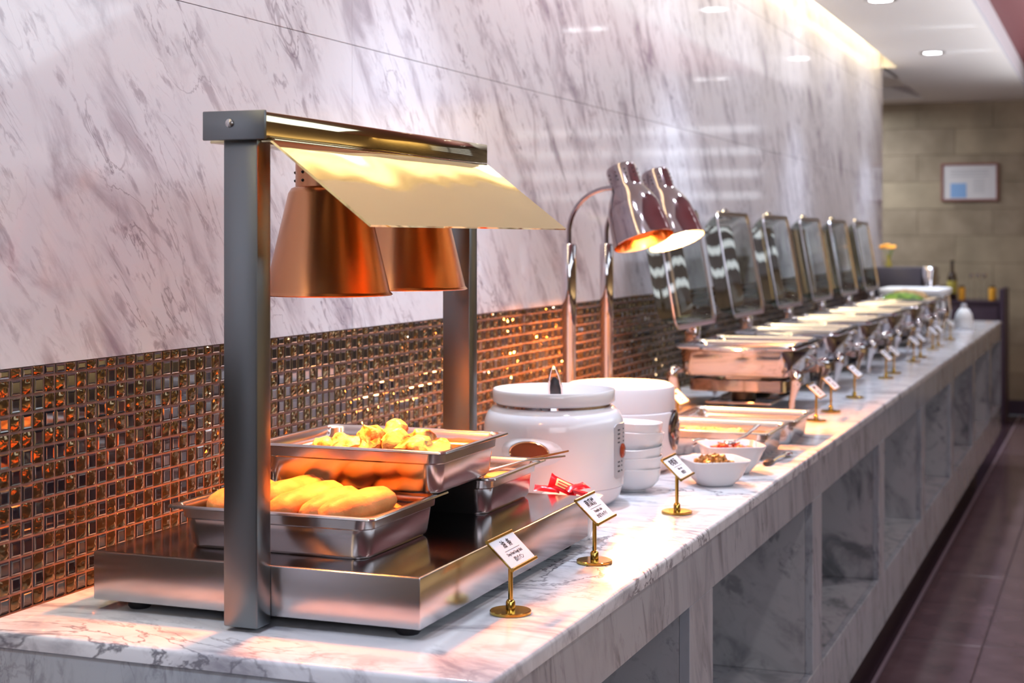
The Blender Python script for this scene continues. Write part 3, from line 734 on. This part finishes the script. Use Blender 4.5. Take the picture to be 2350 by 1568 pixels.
hr = mk('handle_recess', loft(B(), [[(a*math.cos(q), b*math.sin(q), c) for q in [2*PI*i/40 for i in range(40)]] for a, b, c in ((0.0376, 0.0186, 0.0048), (0.036, 0.0172, 0.0030), (0.018, 0.008, 0.0028))], cap0=False), 'amber', hb)
hr.matrix_local = Matrix.Identity(4)
mk('handle_ring', loft(B(), [[(a*math.cos(q), b*math.sin(q), c) for q in [2*PI*i/40 for i in range(40)]] for a, b, c in ((0.0400, 0.0208, 0.0054), (0.0392, 0.0200, 0.0066), (0.0375, 0.0185, 0.0052))], False, False), 'copper_in', hb)
def curved_patch(R, z0, z1, a0, a1, n=12, thick=0.0015):
    bm = B(); L = []
    for i in range(n+1):
        a = a0+(a1-a0)*i/n; c, s = math.cos(a), math.sin(a)
        k = 0.006*((1-min(1, (i/1.5)))+(1-min(1, ((n-i)/1.5))))
        L.append([(R*c, R*s, z0+k), ((R+thick)*c, (R+thick)*s, z0+k), ((R+thick)*c, (R+thick)*s, z1-k), (R*c, R*s, z1-k)])
    return loft(bm, L)
cp = mk('control_panel', curved_patch(R1-0.0003, 0.056, 0.162, -0.24, 0.24), 'grey_panel', sp)
bt = mk('button', lathe(B(), [(0.014, 0), (0.014, 0.003), (0.011, 0.0045), (0.0, 0.005)], 24), 'button', cp); bt.matrix_local = onside(0.02, 0.108, R1+0.001)
bm = B()
for i, z in enumerate((0.150, 0.142, 0.134, 0.126, 0.088, 0.080, 0.070)):
    for a in (-0.13, -0.09, 0.0 if i > 3 else 0.09):
        r = bmesh.ops.create_cube(bm, size=0.0028)
        for v in r['verts']: v.co += Vector(((R1+0.0006)*math.cos(a), (R1+0.0006)*math.sin(a), z))
mk('panel_marks', bm, 'ink', cp, smooth=False)
ld = thing('ladle', 'ladle with black and chrome handle standing in the white soup pot', 'ladle', (cx+0.004, cy+0.002, CT+0.203), 0, None, (0.08, 0.06, -1.20))
mk('grip', tube(B(), [(0, 0, -0.005), (0, 0, 0.02), (0, 0, 0.038), (0, 0, 0.045)], [0.0115, 0.0105, 0.008, 0.003], 14, flat=(1, 0.6)), 'black', ld)
mk('hanging_loop', tube(B(), [(0, -0.0115, -0.004), (0, -0.0125, 0.02), (0, -0.010, 0.045), (0, -0.004, 0.063), (0, 0.004, 0.063), (0, 0.010, 0.045), (0, 0.0125, 0.02), (0, 0.0115, -0.004)], 0.0022, 8), 'chrome', ld)
mk('rod', tube(B(), [(0, 0, 0.0), (0.01, -0.005, -0.09), (0.018, -0.01, -0.15)], 0.004, 8), 'chrome', ld)
mk('badge', bx(-0.0095, -0.0070, -0.004, 0.004, 0.0, 0.026, bev=0.0008), 'steel', ld)

# ================================================================== RICE COOKER behind
rcx, rcy = 0.385, 3.43
rk = thing('rice_cooker', 'matt white rice cooker with flat lid behind the soup pot', 'cooker', (rcx, rcy, CT))
mk('body', lathe(B(), [(0.095, 0.0003), (0.112, 0.006), (0.124, 0.025), (0.1285, 0.05), (0.1285, 0.130), (0.1275, 0.1345), (0.124, 0.136)], 64), 'white_matt', rk)
mk('lid', lathe(B(), [(0.1225, 0.135), (0.1245, 0.137), (0.1245, 0.180), (0.1215, 0.190), (0.112, 0.196), (0.05, 0.1995), (0, 0.200)], 64), 'white_matt', rk)
mk('lid_button', bx(0.045, 0.078, -0.022, 0.022, 0.1945, 0.2005, bev=0.002), 'grey_panel', rk)
md = mk('badge', loft(B(), [[(a*math.cos(q), b*math.sin(q), c) for q in [2*PI*i/36 for i in range(36)]] for a, b, c in ((0.034, 0.046, -0.010), (0.034, 0.046, 0.001), (0.031, 0.043, 0.004), (0.02, 0.03, 0.006))]), 'medallion', rk)
md.matrix_local = onside(-0.02, 0.094, 0.128)

# ================================================================== BOWL STACK
def bowl_bm(w, h, r):
    prof = [(w*0.42, w*0.42, r*0.8, 0.0), (w*0.46, w*0.46, r*0.8, 0.0008), (w*0.46, w*0.46, r*0.8, 0.0035), (w*0.72, w*0.72, r, h*0.18), (w*0.91, w*0.91, r, h*0.45), (w*0.975, w*0.975, r, h*0.75), (w, w, r, h-0.001), (w*0.985, w*0.985, r, h),
            (w*0.965, w*0.965, r, h-0.001), (w*0.93, w*0.93, r, h*0.7), (w*0.85, w*0.85, r, h*0.42), (w*0.62, w*0.62, r, h*0.18), (w*0.3, w*0.3, r*0.6, h*0.11)]
    return rrloft(B(), prof, 7)
bme = mesh_of('bowl', bowl_bm(0.058, 0.050, 0.046), 'porcelain')
zb = CT+0.0003
labs = ['white porcelain bowl at the bottom of the stack beside the soup pot', 'white bowl second from the bottom of the stack', 'tilted white bowl in the middle of the stack', 'white bowl second from the top of the stack', 'topmost empty white bowl of the stack']
tl = [(0, 0), (0.03, -0.03), (0.07, -0.06), (0.0, 0.06), (0.03, 0.04)]
for i in range(5):
    o = bpy.data.objects.new('bowl', bme); C.objects.link(o); o.location = (0.500+0.002*(i % 2), 3.145, zb+[0, 0.025, 0.047, 0.073, 0.093][i]); o.rotation_euler = (tl[i][0], tl[i][1], 0.35+0.3*i)
    tag(o, labs[i], 'bowl', 'white bowls stacked beside the soup pot')

# ================================================================== TWO SIDE DISHES
def dish(x, y, z, rz, w, h, label):
    prof = [(w*0.50, w*0.50, w*0.42, 0.0), (w*0.56, w*0.56, w*0.42, 0.001), (w*0.60, w*0.60, w*0.45, 0.004), (w*0.80, w*0.80, w*0.5, h*0.35), (w*0.92, w*0.92, w*0.45, h*0.75), (w, w, w*0.40, h-0.0015), (w*0.99, w*0.99, w*0.40, h), (w*0.96, w*0.96, w*0.38, h-0.0005),
            (w*0.87, w*0.87, w*0.42, h*0.74), (w*0.74, w*0.74, w*0.45, h*0.38), (w*0.35, w*0.35, w*0.2, h*0.13)]
    o = mk('serving_bowl', rrloft(B(), prof, 7), 'porcelain', None, (x, y, z), (0, 0, rz))
    return tag(o, label, 'bowl')
dish(0.640, 3.285, CT+0.0003, 0.62, 0.064, 0.055, 'white angular bowl of chopped brown pickles by the counter edge')
dish(0.632, 3.470, CT+0.0003, 0.5, 0.068, 0.064, 'white angular bowl of shredded red pickles behind the brown one')
rnd = random.Random(11)
bm = B()
for i in range(90):
    a = rnd.uniform(0, 2*PI); r = 0.041*rnd.random()**0.5; hh = (1-(r/0.045)**2)*0.024
    blob(bm, (0.640-0.004+r*math.cos(a), 3.285+r*math.sin(a), CT+0.040+hh*rnd.uniform(0.55, 1)), (rnd.uniform(.005, .009), rnd.uniform(.004, .007), .0045), i, 0.4, 1.6, 1, rot3())
box(bm, 0.615, 0.665, 3.26, 3.31, CT+0.02, CT+0.042, bev=0.008)
tag(mk('brown_pickles', bm, 'pickle', angle=60), 'heap of glossy chopped brown pickles in the nearer angular bowl', 'food', None, 'stuff')
bm = B()
for i in range(70):
    a = rnd.uniform(0, 2*PI); r = 0.045*rnd.random()**0.5
    c = Vector((0.632+r*math.cos(a), 3.470+r*math.sin(a), CT+0.050+0.014*rnd.random()*(1-r/0.06)))
    d = Vector((rnd.uniform(-1, 1), rnd.uniform(-1, 1), rnd.uniform(-0.2, 0.3))).normalized()*rnd.uniform(0.008, 0.015)
    tube(bm, [c-d, c+Vector((0, 0, 0.002)), c+d], [0.0018, 0.003, 0.0018], 5)
box(bm, 0.605, 0.659, 3.443, 3.497, CT+0.02, CT+0.050, bev=0.01)
tag(mk('red_pickles', bm, 'kimchi', angle=60), 'shredded bright red pickles in the further angular bowl', 'food', None, 'stuff')
# serving spoon standing in the red pickles, pointing up and away
sn = thing('serving_spoon', 'flat handled steel spoon resting in the bowl of red pickles', 'spoon')
mk('handle', tube(B(), [(0.640, 3.475, CT+0.070), (0.655, 3.515, CT+0.078), (0.668, 3.585, CT+0.094)], [0.004, 0.005, 0.007], 8, flat=(0.35, 1)), 'chrome', sn)
mk('spoon_bowl', blob(B(), (0.633, 3.455, CT+0.067), (0.014, 0.018, 0.004), 0, 0, 1, 2), 'chrome', sn)
# flat plate with tongs, loose spoon
o = mk('flat_plate', rrloft(B(), [(0.060, 0.045, 0.012, 0), (0.075, 0.058, 0.014, 0.010), (0.078, 0.060, 0.014, 0.012), (0.074, 0.057, 0.013, 0.0115), (0.058, 0.043, 0.011, 0.004)], 4), 'porcelain', None, (0.575, 3.596, CT+0.0003))
tag(o, 'flat white plate holding tongs in front of the fried food pan', 'plate')
tg = thing('serving_tongs', 'broad steel tongs lying across the flat white plate', 'tongs')
for s in (0, 1):
    a, b, c, d = Vector((0.515, 3.570, CT+0.040+0.014*s)), Vector((0.540, 3.585+0.012*s, CT+0.062)), Vector((0.575, 3.60, CT+0.045)), Vector((0.640, 3.618+0.01*s, CT+0.017))
    mk('tong_arm', tube(B(), bez(a, b, c, d, 10), [0.009, 0.009, 0.008, 0.007, 0.006, 0.0055, 0.005, 0.005, 0.005, 0.005, 0.005], 8, flat=(0.3, 1)), 'chrome', tg)
o = thing('table_spoon', 'steel spoon with a dark grip lying at the counter edge by the pans', 'spoon')
mk('handle', tube(B(), [(0.688, 3.635, CT+0.004), (0.694, 3.69, CT+0.008), (0.700, 3.74, CT+0.006)], [0.003, 0.003, 0.004], 8), 'chrome', o)
mk('grip', bx(0.678, 0.694, 3.590, 3.640, CT+0.001, CT+0.011, bev=0.003), 'black', o)
mk('spoon_bowl', blob(B(), (0.702, 3.760, CT+0.008), (0.013, 0.020, 0.006), 0, 0, 1, 2), 'chrome', o)
# fried food in pans
def mound(name, x0, x1, y0, y1, z, h, m, label, seed=0, amp=0.010, nx=22, ny=18, cat='food'):
    bm = B(); g_ = []
    for i in range(nx+1):
        row = []
        for j in range(ny+1):
            u = -1+2*i/nx; v = -1+2*j/ny
            e = (1-abs(u)**6)*(1-abs(v)**6)
            hh = h*e*(0.65+0.35*math.cos(u*1.4)*math.cos(v*1.3))+amp*e*noise.noise(Vector((u*5+seed, v*5, seed)))*1.6
            row.append(bm.verts.new(((x0+x1)/2+u*(x1-x0)/2, (y0+y1)/2+v*(y1-y0)/2, z+max(hh, 0))))
        g_.append(row)
    for i in range(nx):
        for j in range(ny): bm.faces.new((g_[i][j], g_[i+1][j], g_[i+1][j+1], g_[i][j+1]))
    bot = [bm.verts.new((x, y, z-0.001)) for x, y in ((x0, y0), (x1, y0), (x1, y1), (x0, y1))]
    bm.faces.new(bot[::-1])
    o = mk(name, bm, m, angle=70)
    return tag(o, label, cat, None, 'stuff')
mound('fried_noodles', 0.385, 0.640, 3.705, 3.895, CT+0.004, 0.044, 'rice', 'pale golden fried noodles heaped in the nearer counter pan', 2, 0.016, 34, 26)
mound('rice_layer', 0.395, 0.650, 4.000, 4.190, CT+0.004, 0.012, 'rice', 'thin layer of food on the floor of the further counter pan', 5, 0.004)

# ================================================================== GOOSENECK HEAT LAMPS
def goose(y, label, bulbm, watt, colr):
    t = thing('gooseneck_lamp', label, 'heat lamp', (0.12, y, CT), 0, 'gooseneck heat lamps behind the pans')
    mk('base', lathe(B(), [(0.075, 0.0003), (0.078, 0.003), (0.078, 0.012), (0.072, 0.016), (0.02, 0.017)], 40), 'steel', t)
    mk('post', lathe(B(), [(0.0175, 0.016), (0.0175, 0.300), (0.0185, 0.302), (0.0185, 0.504), (0.016, 0.509), (0.006, 0.510)], 28), 'chrome', t)
    mk('arm', tube(B(), [Vector((0, 0, 0.505)), Vector((0, 0, 0.53))]+bez((0, 0, 0.545), (0.005, 0, 0.60), (0.045, 0, 0.650), (0.118, 0, 0.652), 14), 0.0062, 12), 'chrome_dark', t)
    L = 0.209
    s = mk('lamp_shade', lathe(B(), [(0.0775, 0.0), (0.0795, 0.001), (0.0785, 0.004), (0.074, 0.045), (0.068, 0.090), (0.057, 0.118), (0.045, 0.138), (0.0400, 0.152), (0.0395, 0.198), (0.036, 0.206), (0.028, 0.209), (0.0, 0.209)], 56, cap0=False, cap1=False), 'chrome_dark', t,
           (0.2, 0, 1.4155-CT), (math.radians(-9), math.radians(-21), 0))
    # shade tilts outward: rim centre sits further over the counter than the cap
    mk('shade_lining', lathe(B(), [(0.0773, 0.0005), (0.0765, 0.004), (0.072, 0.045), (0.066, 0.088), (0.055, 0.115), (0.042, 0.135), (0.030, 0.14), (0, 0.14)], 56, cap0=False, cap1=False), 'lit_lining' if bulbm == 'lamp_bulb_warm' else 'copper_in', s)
    bm = B()
    for k in range(5):
        an = -2.3+k*0.62
        for zz_ in (0.165, 0.176, 0.187):
            q = bmesh.ops.create_icosphere(bm, subdivisions=1, radius=0.0026)
            for v in q['verts']: v.co += Vector((0.0393*math.cos(an), 0.0393*math.sin(an), zz_))
    tag(mk('vent_holes', bm, 'black', s), kind='stuff')
    mk('cap_nut', lathe(B(), [(0.006, 0.209), (0.006, 0.216), (0.002, 0.217)], 12), 'black', s)
    mk('bulb', lathe(B(), [(0.016, 0.13), (0.018, 0.105), (0.035, 0.075), (0.042, 0.055), (0.034, 0.035), (0.015, 0.027), (0, 0.026)], 28), bulbm, s)
    R = Matrix.Rotation(math.radians(-18), 3, 'Y'); d = R @ Vector((0, 0, -1)); c = Vector((0.32, y, 1.4155))
    p = c+(R @ Vector((0, 0, 0.018)))
    spot('heat_lamp_glow', p, p+d, watt, colr, 165, 0.3, 0.03)
goose(3.85, 'nearer tall gooseneck heat lamp with bell shaped shade', 'lamp_bulb_dim', 105, (1.0, 0.27, 0.055))
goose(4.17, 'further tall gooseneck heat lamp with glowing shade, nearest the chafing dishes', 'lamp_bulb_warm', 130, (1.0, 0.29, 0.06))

# ================================================================== CHAFING DISHES
HZ = 0.200     # rim height over the worktop
def chafer(yc, label):
    t = thing('chafing_dish', label, 'chafing dish', (0.37, yc, CT), 0, 'chafing dishes along the counter')
    hx, hy = 0.185, 0.255
    mk('water_pan', rrloft(B(), [(hx-0.045, hy-0.045, 0.03, HZ-0.092), (hx-0.025, hy-0.025, 0.035, HZ-0.088), (hx-0.018, hy-0.018, 0.04, HZ-0.075), (hx-0.014, hy-0.014, 0.04, HZ-0.012), (hx-0.002, hy-0.002, 0.03, HZ-0.008), (hx, hy, 0.03, HZ-0.004), (hx-0.003, hy-0.003, 0.03, HZ),
        (hx-0.018, hy-0.018, 0.03, HZ-0.001), (hx-0.022, hy-0.022, 0.03, HZ-0.01), (hx-0.026, hy-0.026, 0.03, HZ-0.08)], 6), 'chafer_steel', t)
    for s in (-1, 1):
        i_ = mk('food_insert', pan_bm(hx-0.012, hy/2-0.008, 0.060), 'chafer_steel', t, (0, s*(hy/2-0.005), HZ-0.055))
    fr = mk('stand_frame', rrloft(B(), [(hx-0.040, hy-0.05, 0.02, 0.062), (hx-0.037, hy-0.047, 0.02, 0.064), (hx-0.037, hy-0.047, 0.02, 0.096), (hx-0.040, hy-0.05, 0.02, 0.098)], 4, cap0=False, cap1=False), 'chafer_steel', t)
    mk('fuel_shelf', bx(-0.10, 0.10, -0.19, 0.19, 0.024, 0.030, bev=0.001), 'chafer_steel', t)
    for s in (-1, 1):
        b_ = mk('fuel_can', lathe(B(), [(0.035, 0.0303), (0.037, 0.032), (0.037, 0.058), (0.034, 0.060), (0.012, 0.060)], 24, 0, s*0.11), 'black', t)
    for sx in (-1, 1):
        for sy in (-1, 1):
            pts = bez((sx*(hx-0.022), sy*(hy-0.03), HZ-0.075), (sx*(hx+0.035), sy*(hy+0.020), HZ-0.06), (sx*(hx-0.03), sy*(hy-0.035), 0.05), (sx*(hx-0.010), sy*(hy-0.02), 0.006), 10)
            mk('leg', tube(B(), pts, [0.008, 0.014, 0.018, 0.020, 0.019, 0.016, 0.013, 0.011, 0.010, 0.010, 0.006], 12, flat=(1, 0.8)), 'chrome', t)
    mk('front_clip', tube(B(), bez((hx+0.002, -0.05, HZ-0.006), (hx+0.03, -0.05, HZ-0.01), (hx+0.03, 0.05, HZ-0.01), (hx+0.002, 0.05, HZ-0.006), 10), 0.004, 8), 'chrome', t)
    mk('side_grip', tube(B(), bez((-0.10, -hy+0.002, HZ-0.006), (-0.10, -hy-0.030, HZ-0.008), (0.10, -hy-0.030, HZ-0.008), (0.10, -hy+0.002, HZ-0.006), 12), 0.0035, 8), 'chrome', t)
    # dome lid hinged at the wall side and swung up
    LY, LX, LD = 0.258, 0.190, 0.062
    def ring(z, k): return (LX-k, LY-k, 0.04, z)
    l = mk('lid', rrloft(B(), [ring(0, 0.0), ring(-0.003, 0.001), ring(0.004, 0.013), ring(0.004, 0.015), ring(0.007, 0.013), ring(0.004, 0.001)], 6, cap0=False, cap1=False, close=False), 'bright_rim', t)
    ang = math.radians(-100)
    l.matrix_local = Matrix.Translation((-hx+0.012, 0, HZ+0.045)) @ Matrix.Rotation(ang, 4, 'Y') @ Matrix.Translation((LX, 0, 0))
    mk('lid_wall', rrloft(B(), [(LX-0.008, LY-0.008, 0.04, 0.004), (LX-0.016, LY-0.016, 0.045, 0.030), (LX-0.034, LY-0.034, 0.045, LD-0.004), (LX-0.040, LY-0.040, 0.04, LD),
        (LX-0.041, LY-0.041, 0.04, LD-0.0015), (LX-0.036, LY-0.036, 0.045, LD-0.006), (LX-0.018, LY-0.018, 0.045, 0.030), (LX-0.010, LY-0.010, 0.04, 0.004)], 6, cap0=False, cap1=False, close=True), 'smoke_glass', l)
    mk('glass_pane', rrloft(B(), [(LX-0.0405, LY-0.0405, 0.04, LD-0.0005), (LX-0.055, LY-0.055, 0.04, LD+0.001), (LX-0.055, LY-0.055, 0.04, LD-0.001), (LX-0.0405, LY-0.0405, 0.04, LD-0.002)], 6), 'smoke_glass', l)
    mk('lid_handle', tube(B(), bez((LX-0.02, -0.05, 0.02), (LX+0.03, -0.05, 0.03), (LX+0.03, 0.05, 0.03), (LX-0.02, 0.05, 0.02), 10), 0.005, 8), 'chrome', l)
    h = mk('hinge', bx(-hx-0.022, -hx+0.016, -0.03, 0.03, HZ-0.02, HZ+0.048, bev=0.004), 'chrome', t)
    mk('hinge_pin', tube(B(), [(-hx+0.004, -0.04, HZ+0.04), (-hx+0.004, 0.04, HZ+0.04)], 0.007, 12), 'chrome', h)
    return t
ords = ['first chafing dish with raised glass lid, nearest the gooseneck lamps', 'second chafing dish from the gooseneck lamps, lid raised', 'third chafing dish from the gooseneck lamps, lid raised',
        'fourth chafing dish from the gooseneck lamps, lid raised', 'fifth chafing dish from the gooseneck lamps, lid raised', 'sixth chafing dish, furthest, heaped with green and yellow food']
proto = chafer(4.88, ords[0])
CY = [4.88+0.77*i for i in range(6)]
for i in range(1, 6):
    c = copy_tree(proto); c.location.y = CY[i]; c['label'] = ords[i]
foods = [('curry', 'yellow green egg custard'), ('rice', 'golden fried rice'), ('rice', 'golden noodles'), ('rice', 'beige stew'), ('rice', 'golden fried rice'), ('greens', 'green leafy vegetables')]
nth = ['first', 'second', 'third', 'fourth', 'fifth', 'sixth']
for i, (m_, nme) in enumerate(foods):
    for s in (-1, 1):
        mm = m_; nn_ = nme; hgt = 0.020
        if i == 5: hgt = 0.075 if s < 0 else 0.085
        if i == 5 and s > 0: mm = 'rice'; nn_ = 'pale yellow salad'
        yc = CY[i]+s*0.1225
        mound('food_portion', 0.37-0.135, 0.37+0.135, yc-0.085, yc+0.085, CT+HZ-0.050, hgt+0.012, mm, nn_+' in the %s half of the %s chafing dish' % ('nearer' if s < 0 else 'further', nth[i]), i*3+s, 0.006, 16, 12)

# ================================================================== FAR END OF THE COUNTER
t = thing('warming_tray', 'white topped serving tray on steel legs at the far counter end', 'tray', (0.345, 9.42, CT))
mk('tray_top', rrloft(B(), [(0.175, 0.20, 0.05, 0.200), (0.19, 0.215, 0.05, 0.212), (0.19, 0.215, 0.05, 0.232), (0.18, 0.205, 0.05, 0.240), (0.165, 0.19, 0.05, 0.234)], 6), 'white_plastic', t)
mk('tray_body', bx(-0.16, 0.16, -0.17, 0.17, 0.12, 0.199, bev=0.01), 'steel', t)
for sx in (-1, 1):
    for sy in (-1, 1): mk('leg', tube(B(), [(sx*0.165, sy*0.16, 0.0005), (sx*0.175, sy*0.17, 0.10), (sx*0.165, sy*0.16, 0.199)], 0.012, 12), 'white_plastic' if (sx > 0 and sy < 0) else 'chrome', t)
mk('blue_knob', lathe(B(), [(0.012, 0), (0.012, 0.01), (0, 0.012)], 16), 'blue_mark', t, (0.16, -0.12, 0.165), (0, PI/2, 0))
mk('red_mark', bx(0.16, 0.164, -0.135, -0.10, 0.12, 0.145), 'red_mark', t, smooth=False)
t = thing('toaster', 'dark grey box shaped toaster with a chrome end against the wall', 'toaster', (0.23, 10.02, CT))
mk('body', bx(-0.19, 0.10, -0.16, 0.16, 0.012, 0.350, bev=0.012), 'dark_appliance', t)
mk('chrome_end', bx(0.1003, 0.175, -0.165, 0.165, 0.012, 0.355, bev=0.02, seg=3), 'chrome', t)
mk('knob', lathe(B(), [(0.02, 0), (0.018, 0.02), (0, 0.021)], 20), 'chrome', t, (0.175, -0.05, 0.22), (0, PI/2, 0))
for sx in (-1, 1):
    for sy in (-1, 1): mk('foot', lathe(B(), [(0.012, 0.0003), (0.012, 0.013)], 12, sx*0.09, sy*0.13), 'black', t)
t = thing('flower_vase', 'small vase of orange flowers standing on the dark toaster', 'flowers', (0.115, 10.0, CT+0.3505))
mk('vase', lathe(B(), [(0.018, 0), (0.02, 0.004), (0.014, 0.03), (0.010, 0.06), (0.013, 0.075), (0.011, 0.075), (0.009, 0.06), (0.012, 0.02)], 24), 'yellow_label', t)
bm = B(); rnd = random.Random(5)
for k in range(7): tube(bm, [(0, 0, 0.03), (rnd.uniform(-.03, .03), rnd.uniform(-.03, .03), 0.11)], 0.0015, 5)
mk('stems', bm, 'greens', t)
for k in range(7):
    a = k*0.9; r = 0.042 if k else 0
    bm = B()
    for j in range(7):
        an = j*2*PI/7; blob(bm, (0.010*math.cos(an), 0.010*math.sin(an), 0.003*math.sin(j)), (0.010, 0.007, 0.006), j, 0.2, 1, 1)
    mk('blossom', bm, 'orange', t, (r*math.cos(a), r*math.sin(a)*0.8, 0.120+0.008*(k % 3)))
t = thing('white_bottle', 'rounded white bottle by the counter edge at the far end', 'bottle', (0.605, 9.55, CT))
mk('body', lathe(B(), [(0.045, 0.0003), (0.052, 0.006), (0.053, 0.05), (0.047, 0.085), (0.030, 0.112), (0.018, 0.122)], 32), 'white_plastic', t)
mk('cap', lathe(B(), [(0.018, 0.122), (0.018, 0.138), (0.012, 0.146), (0, 0.148)], 24), 'grey_panel', t)

# bar cabinet with bottles in front of the back wall
t = thing('bar_cabinet', 'dark plum cabinet against the beige stone wall at the end', 'cabinet', (0.29, 12.90, 0))
mk('carcass', bx(-0.55, 0.30, -0.25, 0.28, 0.0, 0.925, bev=0.004), 'plum', t)
mk('worktop', bx(-0.56, 0.305, -0.26, 0.29, 0.9255, 0.945, bev=0.003), 'plum', t)
mk('end_panel', bx(0.306, 0.345, -0.26, 0.29, 0.0, 1.04, bev=0.004), 'plum', t)
for k in range(3): mk('door', bx(-0.54+0.28*k, -0.27+0.28*k, -0.265, -0.2505, 0.05, 0.88, bev=0.003), 'plum', t)
BZ = 0.9455
def cab(x, y): return (x, y, BZ)
wb_ = thing('wine_bottle', 'dark wine bottle with yellow label on the plum cabinet', 'bottle', cab(0.235, 12.78))
mk('glass_body', lathe(B(), [(0.034, 0), (0.037, 0.004), (0.037, 0.17), (0.030, 0.20), (0.015, 0.225), (0.013, 0.30), (0.016, 0.302), (0.016, 0.312), (0.0, 0.313)], 28), 'bottle_dark', wb_)
mk('label_band', lathe(B(), [(0.0376, 0.055), (0.0378, 0.056), (0.0378, 0.150), (0.0376, 0.151)], 28, cap0=False, cap1=False), 'yellow_label', wb_)
for i, (x, lab) in enumerate([(0.17, 'orange glass jar left of the dark wine bottle'), (0.305, 'orange glass jar right of the dark wine bottle'), (0.535, 'orange glass jar at the right end of the plum cabinet')]):
    j = thing('orange_jar', lab, 'jar', cab(x, 12.80), 0, 'orange jars on the plum cabinet')
    mk('glass_body', lathe(B(), [(0.024, 0), (0.027, 0.003), (0.027, 0.09), (0.024, 0.10), (0.0, 0.10)], 24), 'orange_block', j)
    mk('cap', lathe(B(), [(0.022, 0.1002), (0.022, 0.115), (0, 0.116)], 20), 'bottle_dark', j)
for i, (x, lab) in enumerate([(0.08, 'clear glass jar left of all the orange jars on the plum cabinet'), (0.375, 'clear glass jar nearest the middle orange jar on the cabinet'), (0.425, 'middle clear glass jar of the row right of the wine bottle'), (0.475, 'clear glass jar beside the rightmost orange jar')]):
    j = thing('glass_jar', lab, 'jar', cab(x, 12.83), 0, 'clear glass jars on the plum cabinet')
    mk('glass_body', lathe(B(), [(0.018, 0), (0.021, 0.003), (0.022, 0.15), (0.015, 0.17), (0.016, 0.18), (0.014, 0.18), (0.013, 0.17), (0.020, 0.15), (0.019, 0.006)], 24), 'glass', j)
    mk('stopper', lathe(B(), [(0.0125, 0.172), (0.0125, 0.185), (0.02, 0.19), (0.018, 0.205), (0, 0.21)], 20), 'chrome', j)
# framed notice
t = thing('framed_notice', 'small framed notice with a pale blue square on the beige stone wall', 'picture', (0.315, YB-0.002, 1.42+0.47))
bm = B()
for a in ((-0.225, 0.225, 0.138, 0.155), (-0.225, 0.225, -0.155, -0.138)): box(bm, a[0], a[1], -0.022, 0, a[2], a[3], bev=0.002)
for a in ((-0.225, -0.208), (0.208, 0.225)): box(bm, a[0], a[1], -0.0215, 0, -0.138, 0.138, bev=0.002)
mk('frame', bm, 'frame_wood', t, smooth=False)
mk('sheet', bx(-0.208, 0.208, -0.012, -0.004, -0.138, 0.138), 'paper', t, smooth=False)
mk('blue_square', bx(-0.150, -0.025, -0.0135, -0.0122, -0.128, -0.010), 'blue_print', t, smooth=False)
bm = B()
for z in (0.095, 0.075, 0.050): box(bm, -0.15, 0.15, -0.0128, -0.0122, z-0.003, z+0.003)
for z in (0.02, 0.0, -0.02, -0.04, -0.06, -0.08): box(bm, 0.03, 0.12, -0.0128, -0.0122, z-0.0025, z+0.0025)
mk('printed_lines', bm, 'grey_print', t, smooth=False)
